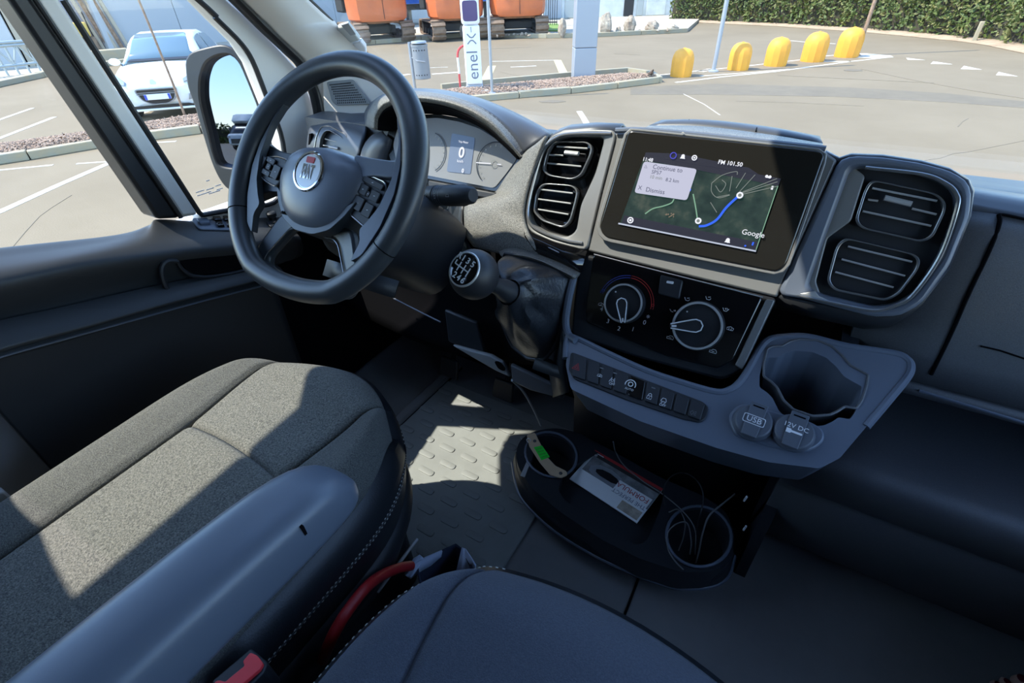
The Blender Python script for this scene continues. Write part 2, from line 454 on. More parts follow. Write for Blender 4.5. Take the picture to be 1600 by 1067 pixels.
strip([G(*q, .0) for q in ((690, 140), (754, 133), (886, 121), (980, 113.5), (1016, 119), (1030, 129))], .12, UP, .11).build('back_kerb', 'kerb stone', bpy.data.objects['kerb_island'])
yard = MB().prism([G(430, 82), G(576, 68.5), G(722, 56.8), G(886, 59), G(1074, 49.8), Vector((-12, 60, GZ)), Vector((-60, 60, GZ)), Vector((-60, 20, GZ))], (0, 0, .13)).build('yard_ground', 'dusty ground', ground, flat=True)

# ---- charging post
cb = G(742, 139, .12); s = mpp(cb)
pole = thing('charging_post', 'white electric car charging post with purple screen on the mulch island', 'charger', cb)
vd = Vector((CP.x - cb.x, CP.y - cb.y, 0)).normalized()       # towards the viewer
ru = Vector((-vd.y, vd.x, 0))
def local_plane(o, n, u): return Plane(o, n, u)
w = 13.0 * s; dp = .13
def cbox(hw, d0, d1, z0, z1): return [cb + ru * a + vd * b + UP * z0 for a, b in ((-hw, d0), (hw, d0), (hw, d1), (-hw, d1))], (0, 0, z1 - z0)
Hc = 1.58
base = MB(); l, v = cbox(w * 1.0, -dp, dp, 0, .10); base.prism(l, v); base.build('foot', 'galvanised', pole, bevel=.02)
sl = MB(); l, v = cbox(w * 1.7, -.3, .3, -.04, .015); sl.prism(l, v); sl.build('concrete_plinth', 'hall white', pole, bevel=.02)
bd = MB(); l, v = cbox(w * .95, -dp, dp, .10, 1.12); bd.prism(l, v); bd.build('column', 'white shell', pole, bevel=.03, seg=3)
hd = MB(); l, v = cbox(w * 1.02, -dp, dp + .01, 1.13, Hc); hd.prism(l, v); hd.build('head', 'white shell', pole, bevel=.06, seg=4)
pf = Plane(cb + vd * (dp + .01), vd, ru)
sc = MB().prism([cb + ru * a + vd * (dp + .008) + UP * z for a, z in fillet([Vector((-w * .82, 1.19)), Vector((w * .82, 1.19)), Vector((w * .82, 1.52)), Vector((-w * .82, 1.52))], .06)], vd * .006)
sc.build('screen', 'charger screen', pole)
MB().prism([cb + ru * a + vd * (dp + .012) + UP * z for a, z in ((-w * .3, 1.527), (w * .3, 1.527), (w * .3, 1.54), (-w * .3, 1.54))], vd * .004).build('lamp_strip', 'charger screen', pole)
text('enel', .31, pf.mat(cb + vd * (dp + .002) + UP * .45 + ru * .0, math.pi / 2), 'charger ink', pole, depth=.002)
xo = cb + vd * (dp + .002) + UP * .90
for sg in (1, -1):
    strip([xo + UP * (sg * .085) - ru * .085, xo + UP * (sg * .03) - ru * .03, xo + UP * (sg * .022), xo + UP * (sg * .03) + ru * .03, xo + UP * (sg * .085) + ru * .085], .022, vd, .003).build('lettering', 'charger ink', pole, flat=True)
strip([xo + UP * .11, xo + UP * .20], .012, vd, .003).build('lettering', 'charger ink', pole, flat=True)
MB().ball(cb - ru * w * .98 + UP * 1.02, .09, sc=(.4, .8, 1.2)).build('socket', 'machine black', pole)
# ---- red and white hoop
hb = G(719, 141, .1) - vd * .3
hoop = thing('hoop_guard', 'red and white steel hoop guard beside the charging post', 'guard rail', hb)
pth = spline([hb, hb + UP * .3, hb + UP * .62, hb + UP * .74 + ru * .07 - vd * .02, hb + UP * .78 + ru * .2, hb + UP * .74 + ru * .38, hb + UP * .6 + ru * .44, hb + UP * .0 + ru * .44], 40)
for k, (a, b) in enumerate(((0, 6), (6, 11), (11, 30), (30, 40))):
    MB().tube(pth[max(0, a - 1):b], .022, 8).build('tube', 'red white red' if k % 2 == 0 else 'white shell', hoop)
# ---- thin post by the charger
pb = G(769, 146, .1)
o = MB().tube([pb, pb + UP * 3.2], .028, 10); o.lathe([(.09, 0), (.09, .015), (.04, .03)], Matrix.Translation(pb), 16)
tag(o.build('signpost', 'galvanised'), 'thin galvanised signpost just right of the charging post', 'post')
# ---- litter bin
bb = G(650, 150); s = mpp(bb)
lb = thing('litter_bin', 'grey perforated litter bin on a steel post', 'bin', bb)
MB().tube([bb, bb + UP * .98], .032, 10).build('post', 'galvanised', lb)
bc = bb + ru * .19 - vd * .02
prof = [(.15, .32), (.165, .33), (.165, .90), (.172, .90), (.172, .935), (.15, .935), (.15, .36)]
MB().lathe(prof, Matrix.Translation(bc), 28, caps=False).build('bucket', 'bin grey', lb)
MB().lathe([(.13, .95), (.16, .96), (.15, .99), (.05, 1.0)], Matrix.Translation(bc), 24).build('lid', 'galvanised', lb)
for zz in (.84, .40):
    for k in range(5):
        a = math.atan2(vd.y, vd.x) + (k - 2) * .35
        pp = bc + Vector((math.cos(a), math.sin(a), 0)) * .162 + UP * zz
        MB().ball(pp, .014, 8, 6).build('hole', 'machine black', lb)
MB().tube([bb + UP * .72, bc + vd * .17 + UP * .66 - ru * .05, bc + vd * .168 + UP * .64 + ru * .1], .01, 6).build('bracket', 'galvanised', lb)
# ---- big clad pillar
q0 = G(887, 125, .05); q1 = G(929, 125.5, .05); u = (q1 - q0).normalized(); bkd = Vector((-u.y, u.x, 0)); wd = (q1 - q0).length
pil = thing('sign_pillar', 'large blue grey clad rectangular pillar of a roadside sign', 'pillar', (q0 + q1) / 2)
ang = .30
ua = u * math.cos(ang) + bkd * math.sin(ang); ub = -u * math.sin(ang) + bkd * math.cos(ang)
w1 = wd * .80; w2 = wd * .75
org = q0 + u * (w2 * math.sin(ang))
for z0, z1 in ((0, .62), (.63, 2.02), (2.03, 3.4)):
    MB().prism([org + UP * z0, org + ua * w1 + UP * z0, org + ua * w1 + ub * w2 + UP * z0, org + ub * w2 + UP * z0], (0, 0, z1 - z0)).build('cladding_panel', 'pillar cladding', pil, bevel=.012)
mb = MB(); i = .02
mb.prism([org + (ua + ub) * i, org + ua * (w1 - i) + ub * i, org + ua * (w1 - i) + ub * (w2 - i), org + ub * (w2 - i) + ua * i], (0, 0, 3.38)); mb.build('core', 'pillar joint', pil)
# ---- yellow bollards
def bollard():
    r = thing('bollard', '', 'bollard', (0, 0, 0), 'yellow bollards in a row')
    mb = MB(); prof = [(.235, 0), (.24, .03), (.245, .30), (.24, .36), (.225, .42), (.19, .485), (.13, .53), (.06, .548), (.01, .55)]
    mb.lathe(prof, None, 12); mb.build('body', 'yellow concrete', r, local=True, ang=28)
    MB().lathe([(.03, .548), (.03, .558), (.012, .562)], None, 10).build('lifting_eye', 'yellow concrete', r, local=True); return r
proto = bollard()
names = ['yellow domed concrete bollard nearest the kerb island, first of the five', 'second yellow domed bollard from the kerb island, right of the leaning post', 'yellow domed bollard in the middle of the row of five', 'fourth yellow domed bollard from the kerb island', 'yellow domed bollard at the far tip, in front of the lamp post']
for k, (px, py, pw) in enumerate(((1063, 121, 34), (1152, 110.5, 33), (1210, 104, 34), (1268, 97, 35), (1321, 90, 35))):
    b = proto if k == 0 else copy_tree(proto)
    p = G(px, py); d = Vector((p.x - CP.x, p.y - CP.y, 0)).normalized(); b.location = p + d * .2; b['label'] = names[k]
    f = pw * mpp(p) / .49; b.scale = (f, f, f * 1.0); b.rotation_euler = (0, 0, k * .4)
# ---- posts
for (px, py, r, lab) in ((1114.5, 112, .05, 'steel post standing between the first two yellow bollards'), (1338, 87, .045, 'slim lamp post at the tip beside the last bollard')):
    p = G(px, py); mb = MB().tube([p, p + UP * 5.0], r, 12); mb.lathe([(r * 2.4, 0), (r * 2.4, .02), (r * 1.2, .05)], Matrix.Translation(p), 16)
    tag(mb.build('street_post', 'pillar cladding' if r > .047 else 'rusty stake'), lab, 'post')
for (px, py, lab) in ((1521, 66, 'pale marker stub at the foot of the hedge on the right'), (1110, 34, 'small pale marker stub at the far end of the hedge')):
    p = G(px, py); mb = MB().prism([p + Vector(v) for v in ((-.06, -.05, 0), (.06, -.05, 0), (.06, .05, 0), (-.06, .05, 0))], (0, 0, .55))
    tag(mb.build('marker_stub', 'kerb stone', bevel=.02), lab, 'post')
# ---- hedge
hb = [G(*p) for p in ((1046, 33.5), (1100, 34.5), (1225, 40), (1375, 50), (1450, 57), (1525, 64), (1570, 70), (1640, 84))]
hedge = thing('hedge', 'tall unclipped green hedge along the far side of the road', 'hedge', hb[3])
HP = resample(hb, 60, False)
dirs = [(HP[min(i + 1, 59)] - HP[max(i - 1, 0)]).normalized() for i in range(60)]
outs = [UP.cross(d) for d in dirs]            # away from the road
rows = []
for j in range(9):
    a = math.pi * j / 8
    rows.append([HP[i] + outs[i] * (.9 - .75 * math.cos(a)) + UP * (2.7 * math.sin(a) ** .7 + .25 * mnoise.noise(Vector((i * .5, j, 0)))) for i in range(60)])
MB().loft(rows).build('hedge_core', 'hedge wood', hedge)
for mat, cnt, sd in (('leaf', 26000, 1), ('leaf dry', 9000, 2)):
    rnd = random.Random(sd); mb = MB(); V = []; F = []
    for k in range(cnt):
        i = rnd.random() * 58.9; a = math.pi * rnd.random() * .72; ii = int(i); f = i - ii
        c = HP[ii].lerp(HP[ii + 1], f); b = mnoise.noise(Vector((i * .35, a * 2.5, 3)))
        c = c + outs[ii] * (.9 - (.9 + .42 * b) * math.cos(a)) + UP * ((2.7 + .5 * b) * math.sin(a) ** .7 + .05)
        l = rnd.uniform(.05, .12); d = Vector((rnd.gauss(0, 1), rnd.gauss(0, 1), rnd.gauss(.3, .8))).normalized(); e = d.cross(Vector((rnd.gauss(0, 1), rnd.gauss(0, 1), rnd.gauss(0, 1)))).normalized() * l * .5
        n = len(V); V += [c - d * l, c + e, c + d * l, c - e]; F.append((n, n + 1, n + 2, n + 3))
    mesh('foliage', V, F, mat, hedge, flat=True, kind='stuff', fix=False)
fr = [p - o_ * .55 for p, o_ in zip(HP, outs)]; bk = [p + o_ * .6 for p, o_ in zip(HP, outs)]
MB().loft([[p + UP * .002 for p in fr], [p.lerp(q, .5) + UP * .06 for p, q in zip(fr, bk)], [p + UP * .08 for p in bk]]).build('soil_verge', 'soil', hedge, solid=.02)

# ---- excavators seen from behind
def excavator(px0, px1, base, label, first_dx=0):
    pa = G((px0 + px1) / 2, base); s = mpp(pa); W = (px1 - px0) * s
    t = Vector((CP.x - pa.x, CP.y - pa.y, 0)).normalized(); rz = math.atan2(t.x, -t.y) + first_dx
    r = thing('excavator', label, 'excavator', pa + UP * .1, 'orange excavators in the yard', rz)
    hw = W / 2; tw = hw * 1.06
    for sx in (-1, 1):          # tracks
        cx = sx * tw * .76; tk = .52; Lh = 1.9; Rr = .31
        path = [(cx, y, z) for y, z in ([(-Lh + Rr - Rr * math.sin(a), Rr - Rr * math.cos(a)) for a in [math.pi * k / 8 for k in range(9)]] + [(Lh - Rr + Rr * math.sin(a), Rr + Rr * math.cos(a)) for a in [math.pi * k / 8 for k in range(9)]])]
        lp = resample([Vector(p) for p in path], 36)
        inner = [Vector((p.x, p.y * .93, (p.z - Rr) * .82 + Rr)) for p in lp]
        mb = MB(); mb.ring([p - Vector((tk / 2, 0, 0)) for p in lp], [p - Vector((tk / 2, 0, 0)) for p in inner], (tk, 0, 0), 36)
        tr = mb.build('track', 'track steel', r, local=True, flat=True)
        pm = None
        for k in range(36):
            if lp[k].y > .6: continue
            p = lp[k]; d = (lp[(k + 1) % 36] - lp[k - 1]).normalized(); nn = Vector((0, d.z, -d.y))
            if (p + nn - Vector((p.x, 0, Rr))).length < (p - Vector((p.x, 0, Rr))).length: nn = -nn
            if pm is None:
                pm = MB().box(-tk / 2 - .02, tk / 2 + .02, -.07, .07, 0, .05).build('track_shoe', 'track steel', tr, local=True, flat=True); q = pm
            else: q = pm.copy(); COL.objects.link(q); q.parent = tr
            q.matrix_basis = Matrix(((1, 0, 0, p.x), (0, d.y, nn.y, p.y), (0, d.z, nn.z, p.z), (0, 0, 0, 1)))
        for yy in (-1.5, -.75, 0, .75, 1.5):
            MB().lathe([(.05, -tk * .3), (.23 if abs(yy) > 1 else .13, -tk * .3), (.23 if abs(yy) > 1 else .13, tk * .3), (.05, tk * .3)], Matrix.Translation((cx, yy, (.31 if abs(yy) > 1 else .20))) @ Matrix.Rotation(math.pi / 2, 4, 'Y'), 16).build('roller', 'machine black', tr, local=True)
    MB().box(-tw * .5, tw * .5, -1.2, 1.3, .22, .52).build('undercarriage', 'machine black', r, local=True, bevel=.05)
    MB().lathe([(.7, .50), (.7, .60), (.8, .63)], None, 24).build('slew_ring', 'machine black', r, local=True)
    # counterweight: rounded rear
    def plan(f, k=1.0): return [Vector((x * hw * f, y, 0)) for x, y in [(-1, -.6), (-.97, -1.35), (-.82, -1.75), (-.45, -1.95), (0, -2.0), (.45, -1.95), (.82, -1.75), (.97, -1.35), (1, -.6)]]
    rows = []
    for z, f in ((.70, .86), (.77, .95), (1.0, 1.0), (1.6, 1.0), (1.95, .98), (2.02, .93)): rows.append([p * (1 if f == 1 else .97 + .03 * f) * 1.0 + UP * z if False else Vector((p.x * (f / .98 if f < .98 else 1), p.y * (.9 + .1 * f), z)) for p in plan(1)])
    MB().loft(rows, closed=True, caps=True).build('counterweight', 'orange paint', r, local=True)
    MB().loft([[Vector((p.x * .9, p.y * .86, z)) for p in plan(1)] for z in (.62, .72)], closed=True, caps=True).build('lower_frame', 'rusty orange', r, local=True)
    for xx in (-.02, .45):
        MB().box(xx * hw, xx * hw + .015, -2.02, -1.9, .78, 2.0).build('panel_seam', 'machine black', r, local=True) if xx < 0 else None
    MB().box(-hw * .92, hw * .92, -1.6, .3, 2.02, 2.55).build('engine_cover', 'orange paint', r, local=True, bevel=.08)
    MB().box(-hw * .95, -hw * .2, .35, 1.7, .98, 2.9).build('cab', 'machine black', r, local=True, bevel=.06)
    for sx in (-1, 1): MB().box(sx * hw * .62 - .12, sx * hw * .62 + .12, -2.0, -1.82, 1.62, 1.74).build('rear_lamp', 'yellow paint', r, local=True, bevel=.02)
    return r
excavator(546, 630, 64, 'orange excavator nearest the windscreen pillar, seen from behind', .25)
excavator(668, 748, 59, 'orange excavator behind the charging post, seen from behind', .2)
excavator(766, 846, 55, 'orange excavator just left of the big grey pillar', .1)
# ---- blue container on a trailer frame
p = G(690, 46); cl = p + Vector((0, 2.5, 0)); t = Vector((CP.x - cl.x, CP.y - cl.y, 0)).normalized()
bc = thing('shipping_container', 'blue shipping container behind the orange excavators', 'container', cl, None, math.atan2(t.x, -t.y))
mb = MB().box(-4.5, 3.6, 0, 2.4, 1.15, 3.6); mb.build('shell', 'container blue', bc, local=True)
rb = None
for k in range(32):
    if rb is None: rb = MB().box(-.06, .06, -.05, 0, 1.25, 3.5).build('rib', 'container blue', bc, local=True, flat=True); q = rb
    else: q = rb.copy(); COL.objects.link(q); q.parent = bc
    q.location = (-4.4 + k * .25, 0, 0)
for k in range(7): MB().box(-2.0 + k * .36, -1.75 + k * .36, -.062, -.05, 1.62, 1.70).build('white_mark', 'hall white', bc, local=True, flat=True)
for k in range(5): MB().box(1.3 + k * .36, 1.55 + k * .36, -.062, -.05, 1.62, 1.70).build('white_mark', 'hall white', bc, local=True, flat=True)
tr = MB().box(-4.5, 3.6, .3, .5, .85, 1.1); tr.box(-4.5, 3.6, 1.9, 2.1, .85, 1.1)
for xx in (-3.5, -1.2, 1.0, 3.2): tr.box(xx, xx + .15, .2, 2.2, 0, .95)
tr.tube([(-1.2, .2, .1), (0.0, .2, .9)], .05, 6); tr.tube([(1.0, .2, .1), (2.0, .2, .9)], .05, 6)
tr.build('support_frame', 'machine black', bc, local=True)
# ---- barred gate, white building, boulders
gp = G(846, 46); u = Vector((.95, .3, 0)).normalized()
gt = thing('barred_gate', 'black barred steel gate beside the third excavator', 'gate', gp)
for k in range(8): MB().tube([gp + u * (k * .11), gp + u * (k * .11) + UP * 2.6], .016, 6).build('bar', 'black iron', gt)
for zz in (.3, 2.4): MB().tube([gp + UP * zz, gp + u * .8 + UP * zz], .03, 6).build('rail', 'black iron', gt)
bl = thing('white_building', 'pale low building with glazed panels behind the pillar', 'building', G(930, 30))
c0 = G(850, 34); c1 = G(1062, 27); c1 = c0 + (c1 - c0).normalized() * 9.5; u = (c1 - c0).normalized(); bkn = Vector((-u.y, u.x, 0)); Lw = (c1 - c0).length
MB().prism([c0, c1, c1 + bkn * 5, c0 + bkn * 5], (0, 0, 5)).build('facade', 'hall white', bl)
for k, (a, b, m) in enumerate(((.03, .11, 'hall panel'), (.13, .2, 'fence steel'), (.50, .56, 'container blue'), (.58, .62, 'fence steel'), (.64, .76, 'hall white'), (.80, .83, 'pillar cladding'), (.88, .97, 'hall panel'))):
    MB().prism([c0 + u * (Lw * a) - bkn * .06 + UP * .15, c0 + u * (Lw * b) - bkn * .06 + UP * .15, c0 + u * (Lw * b) + UP * .15, c0 + u * (Lw * a) + UP * .15], (0, 0, 4)).build('facade_panel', m if m != 'container blue' else 'machine black', bl, bevel=.02)
gr = [G(846, 49, .14), G(874, 49, .14), G(872, 38, .14), G(850, 38, .14)]
MB().prism(gr, (0, 0, .04)).build('grass_patch', 'grass', ground, flat=True)
def rock(px, py, w, h, label, mat='boulder', sd=0):
    p = G(px, py, .1); s = mpp(p); rr = random.Random(sd); mb = MB().ball((0, 0, 0), 1, 12, 8)
    W2 = w * s / 2; H2 = h * s * 1.05
    V = []
    for v in mb.V:
        k = 1 + .35 * mnoise.noise(v * 1.3 + Vector((sd, 0, 0))) + .15 * mnoise.noise(v * 3.1 + Vector((0, sd, 0)))
        V.append(p + Vector((v.x * W2 * k, v.y * W2 * .8 * k, (v.z * k + .75) * H2 * .55)))
    return tag(mesh('boulder' if w > 8 else 'rubble_stone', V, mb.F, mat, flat=True), label, 'rock', 'stones along the roadside kerb')
for k, (px, py, w, h, lab) in enumerate(((878, 55, 13, 24, 'upright brown boulder just left of the big grey pillar'), (946, 52, 20, 27, 'tall pointed boulder just right of the big grey pillar'), (983, 50, 18, 21, 'broad grey boulder, second right of the pillar'), (1018, 48, 20, 13, 'flat jutting boulder, third right of the pillar'), (1050, 47, 18, 8, 'low whitish boulder at the end of the row'), (966, 51, 9, 8, 'small boulder between the pointed and the broad boulder'))):
    rock(px, py, w, h, lab, sd=k + 2)
for k in range(16):
    rock(770 + k * 6.4 + random.uniform(-2, 2), 57 - k * .15 + random.uniform(-1.5, 1), random.uniform(3.5, 7), random.uniform(2, 5), 'small pale rubble stone in the heap in front of the third excavator', sd=k + 20)
for k in range(7):
    rock(958 + k * 14 + random.uniform(-2, 2), 51 - k * .4, random.uniform(3.5, 6), random.uniform(2, 4), 'small stone lying between the boulders right of the pillar', sd=k + 50)
# ---- hall wall behind the car, yard clutter on the left
c0 = G(178, 92); c1 = G(420, 62); u = (c1 - c0).normalized(); bkn = Vector((-u.y, u.x, 0))
hl = thing('hall', 'large pale grey panelled hall behind the white car', 'building', (c0 + c1) / 2)
for k in range(7):
    a = c0 + u * (k * 3.2); b = c0 + u * (k * 3.2 + 3.17)
    MB().prism([a, b, b + bkn * .3, a + bkn * .3], (0, 0, 8)).build('wall_panel', 'hall panel', hl, flat=True)
MB().prism([c0 + bkn * .2, c0 + u * 22 + bkn * .2, c0 + u * 22 + bkn * 6, c0 + bkn * 6], (0, 0, 7.9)).build('core', 'pillar joint', hl, flat=True)
ml = thing('drilling_rig', 'yellow machine parked at the corner of the grey hall', 'machine', G(150, 94))
b0 = G(150, 94); t = Vector((CP.x - b0.x, CP.y - b0.y, 0)).normalized(); u2 = Vector((-t.y, t.x, 0))
def lbox(o, u, n, a0, a1, b0, b1, z0, z1): return MB().prism([o + u * a0 + n * b0 + UP * z0, o + u * a1 + n * b0 + UP * z0, o + u * a1 + n * b1 + UP * z0, o + u * a0 + n * b1 + UP * z0], (0, 0, z1 - z0))
lbox(b0, u2, t, -.35, .2, -.3, .3, .75, 1.2).build('body', 'machine yellow', ml, bevel=.06)
lbox(b0, u2, t, -.2, .3, -.25, .25, .25, .75).build('engine', 'track steel', ml, bevel=.06)
lbox(b0, u2, t, -.4, .4, -.4, .4, 0, .25).build('skid', 'hall white', ml, bevel=.03)
MB().tube([b0 + UP * 1.2 - u2 * .1, b0 + UP * 2.2 - u2 * .2], .03, 8).build('mast', 'rusty stake', ml)
MB().tube([b0 + UP * .7 + u2 * .25, b0 + UP * 1.5 + u2 * .22], .025, 8).build('exhaust_pipe', 'machine black', ml)
kb = G(160, 99); tag(lbox(kb, u2, t, -.5, .9, -.3, .3, 0, .4).build('concrete_block', 'kerb stone', bevel=.02), 'grey concrete block lying at the hall corner', 'block')
pi = thing('pipe_stack', 'upright pale pipes leaning at the corner of the grey hall', 'pipes', G(180, 90))
b1 = G(172, 92)
for k in range(5): MB().tube([b1 + u2 * (k * .2), b1 + u2 * (k * .2 - .9) + UP * 5], .07, 8).build('pipe', 'rusty stake' if k % 2 else 'dusty ground', pi)
br = thing('pedestrian_barrier', 'low galvanised lattice barrier at the far left', 'barrier', G(30, 122))
a, b = G(-40, 128), G(66, 115); d = (b - a)
for zz in (.9, .82): MB().tube([a + UP * zz, b + UP * (zz - .02)], .045, 8).build('top_rail', 'fence steel', br)
MB().tube([a + UP * .3, b + UP * .3], .04, 8).build('lower_rail', 'fence steel', br)
for k in range(7):
    p0 = a + d * (k / 6); MB().tube([p0, p0 + UP * .85], .03, 6).build('post', 'fence steel', br)
    if k < 6: MB().tube([p0 + UP * (.85 if k % 2 else .3), p0 + d / 6 + UP * (.3 if k % 2 else .85)], .025, 6).build('brace', 'fence steel', br)
sh = thing('pale_container', 'pale blue grey site container behind the lattice barrier', 'container', G(20, 112))
b2 = G(12, 112) - t * 1.5
lbox(b2, u2, t, -2.5, .55, -1, 1, 0, 2.2).build('shell', 'hall panel', sh, bevel=.03)
lbox(b2, u2, t, .6, .75, -.9, 1, 0, 2.0).build('end_post', 'dusty ground', sh)
tag(lbox(b2, u2, t, .85, 1.7, -.9, .6, 0, 1.5).build('site_bin', 'rusty orange', bevel=.04), 'faded red site bin between the barrier and the window pillar', 'bin')
p = b2 + UP * 2.2 + t * .3
tarp = MB().loft([[p + u2 * (x - 1.9) + t * y + UP * (.35 * math.exp(-((x - .9) ** 2) * 1.3) * (1 - abs(y)) + .03 * math.sin(x * 9 + y * 5)) for x in [k * .13 for k in range(19)]] for y in (-.6, -.3, 0, .3, .6)])
tag(tarp.build('red_tarpaulin', 'red gloss', solid=.02), 'crumpled red tarpaulin on the pale site container', 'tarpaulin')
lo = thing('low_loader', 'pale flat trailer deck behind the site container', 'trailer', b2 - t * 4)
lbox(b2 - t * 4, u2, t, -4, 1.2, -1, 1, 3.0, 3.5).build('deck', 'kerb stone', lo, bevel=.05); lbox(b2 - t * 4, u2, t, -4, .9, -.9, .9, 3.55, 4.2).build('side_board', 'hall white', lo, bevel=.05)
for k in range(3): lbox(b2 - t * 4, u2, t, -3.5 + k * 2, -3.3 + k * 2, -.5, .5, 0, 3.0).build('leg', 'kerb stone', lo)
yl = MB().prism([G(-60, 140), G(0, 131), G(70, 118), G(157, 102), G(178, 90), Vector((-45, 12, GZ)), Vector((-45, 0, GZ))], (0, 0, .05)); yl.build('yard_ground', 'dusty ground', ground, flat=True)
sb = G(291, 186, .08); d = Vector((0.03, 0.02, 1))
stake = MB().tube([sb, sb + UP * .6 + ru * .01, sb + UP * 1.4, sb + UP * 3.0 - ru * .05], [.022, .02, .018, .015], 8)
tag(stake.build('rusty_stake', 'rusty stake'), 'thin rusty stake standing in the mulch before the white car', 'stake')
# ================================================================== WHITE CAR
def car(loc, heading, label):
    r = thing('car', label, 'car', loc, None, heading)
    # body: sections along the length, nose at x = 0, tail at x = -3.9; each section is (half width, sill z, belt z, roof z, roof half width)
    def sec(x, hw, z0, zb, zt, ht):
        pts = [(0, z0), (hw * .8, z0), (hw * .97, z0 + .10), (hw, (z0 + zb) / 2), (hw * .99, zb - .10), (hw * .93, zb), (ht, max(zt - .06, zb + .004)), (ht * .8, max(zt - .012, zb + .012)), (0, max(zt, zb + .02))]
        L = [Vector((x, -y, z)) for y, z in pts[::-1]]; Rr = [Vector((x, y, z)) for y, z in pts[1:]]
        return L[:-1] + [Vector((x, 0, z0))] + Rr
    S = [(.02, .55, .30, .62, .64, .42), (-.06, .74, .24, .68, .72, .55), (-.25, .82, .22, .75, .80, .62), (-.55, .86, .21, .82, .88, .66), (-.95, .87, .20, .90, .97, .70), (-1.1, .87, .20, .92, 1.01, .70)]
    rows = [sec(*q) for q in S] + [sec(-1.1 - .01, .87, .20, .93, 1.02, .72)]
    body = [(-1.1, .87, .20, .93, .99, .74), (-1.5, .87, .20, .95, .98, .74), (-2.4, .87, .20, .98, 1.0, .74), (-3.3, .86, .22, 1.0, 1.02, .72), (-3.75, .80, .30, .98, 1.0, .66), (-3.92, .68, .4, .9, .92, .5)]
    MB().loft([sec(*q) for q in S + body], closed=True, caps=True).build('body', 'car white', r, local=True, sub=1)
    # greenhouse
    def arch(x, hb, ht, zb, zt): return [Vector((x, y, z)) for y, z in ((-hb, zb), (-hb * .98, zb + .05), (-ht, zt - .06), (-ht * .86, zt - .01), (0, zt), (ht * .86, zt - .01), (ht, zt - .06), (hb * .98, zb + .05), (hb, zb))]
    G_ = [arch(-.98, .74, .70, .92, .97), arch(-1.2, .77, .67, .92, 1.13), arch(-1.5, .79, .62, .93, 1.33), arch(-1.72, .79, .585, .94, 1.425), arch(-2.2, .79, .58, .95, 1.46), arch(-2.9, .78, .57, .97, 1.43), arch(-3.4, .76, .54, .98, 1.33), arch(-3.72, .70, .5, .98, 1.02)]
    MB().loft(G_).build('greenhouse', 'car white', r, local=True)
    # windscreen a hair proud of the greenhouse
    def inset(a, f, dz, dx): return [Vector((p.x + dx, p.y * f, p.z + dz)) for p in a[2:7]]
    ws = [inset(q, .93, .012, .006) for q in G_[:4]]
    ws[0] = [Vector((p.x + .01, p.y * 1.0, p.z + .01)) for p in G_[0][2:7]]
    MB().loft(ws).build('windscreen', 'car glass', r, local=True, solid=-.006)
    for sy in (-1, 1):
        for seg_ in (((-1.42, 1.0), (-1.75, 1.34), (-2.25, 1.38), (-2.25, .99)), ((-2.33, 1.0), (-2.33, 1.38), (-2.95, 1.34), (-3.25, 1.05))):
            L = [Vector((x, sy * (.795 - (z - .95) * .43 + .004), z)) for x, z in fillet([Vector(p) for p in seg_], .06)]
            MB().prism(L, (0, sy * .006, 0)).build('side_window', 'car glass', r, local=True)
        # headlamps swept back
        hl_ = [Vector((x, sy * y, z)) for x, y, z in ((-.02, .50, .66), (-.16, .74, .72), (-.52, .80, .80), (-.42, .72, .82), (-.1, .5, .72))]
        MB().prism(hl_, (.03, sy * .02, .012)).build('headlamp', 'headlamp', r, local=True, bevel=.01)
        MB().prism([Vector((.03, sy * y, z)) for y, z in ((.52, .36), (.66, .38), (.66, .46), (.56, .48))], (.02, 0, 0)).build('fog_lamp', 'headlamp', r, local=True, bevel=.01)
        MB().ball((-1.12, sy * .88, .99), .1, sc=(.6, 1.1, .7)).build('door_mirror', 'car white', r, local=True)
        MB().box(-1.5, -1.47, sy * .868 - .004, sy * .868 + .004, .35, .92).build('door_gap', 'car black', r, local=True)
        for xx in (-.72, -3.2):
            mb = MB().lathe([(.18, -.1), (.30, -.1), (.315, -.07), (.315, .07), (.30, .1), (.2, .1), (.18, .06)], Matrix.Translation((xx, sy * .76, .315)) @ Matrix.Rotation(math.pi / 2, 4, 'X'), 28)
            mb.build('tyre', 'tyre', r, local=True)
            MB().lathe([(.02, -.06), (.19, -.07), (.19, .07), (.02, .09)], Matrix.Translation((xx, sy * .775, .315)) @ Matrix.Rotation(math.pi / 2, 4, 'X'), 14).build('wheel_rim', 'galvanised', r, local=True)
            MB().lathe([(.33, -.06), (.36, -.06), (.36, .03), (.33, .03)], Matrix.Translation((xx, sy * .83, .33)) @ Matrix.Rotation(math.pi / 2, 4, 'X'), 28).build('wheel_arch', 'car black', r, local=True)
    # grille with plate
    gl = fillet([Vector((0, -.38, .60)), Vector((0, .38, .60)), Vector((0, .30, .40)), Vector((0, .15, .32)), Vector((0, -.15, .32)), Vector((0, -.30, .40))], .06)
    MB().prism([p + Vector((.0, 0, 0)) for p in gl], (.075, 0, 0)).build('grille', 'car black', r, local=True, bevel=.01)
    MB().ring([p + Vector((.055, 0, 0)) for p in gl], [p + Vector((.055, p.y * -.06, (.46 - p.z) * .1)) for p in gl], (.03, 0, 0)).build('grille_frame', 'headlamp', r, local=True)
    for zz in (.53, .50): MB().box(.07, .08, -.36, .36, zz, zz + .012).build('grille_bar', 'headlamp', r, local=True)
    MB().box(.075, .095, -.235, .235, .405, .505).build('number_plate', 'paper white', r, local=True, bevel=.006)
    for sy in (-1, 1): MB().box(.0951, .097, sy * .21 - .022, sy * .21 + .022, .408, .502).build('plate_band', 'blue print', r, local=True)
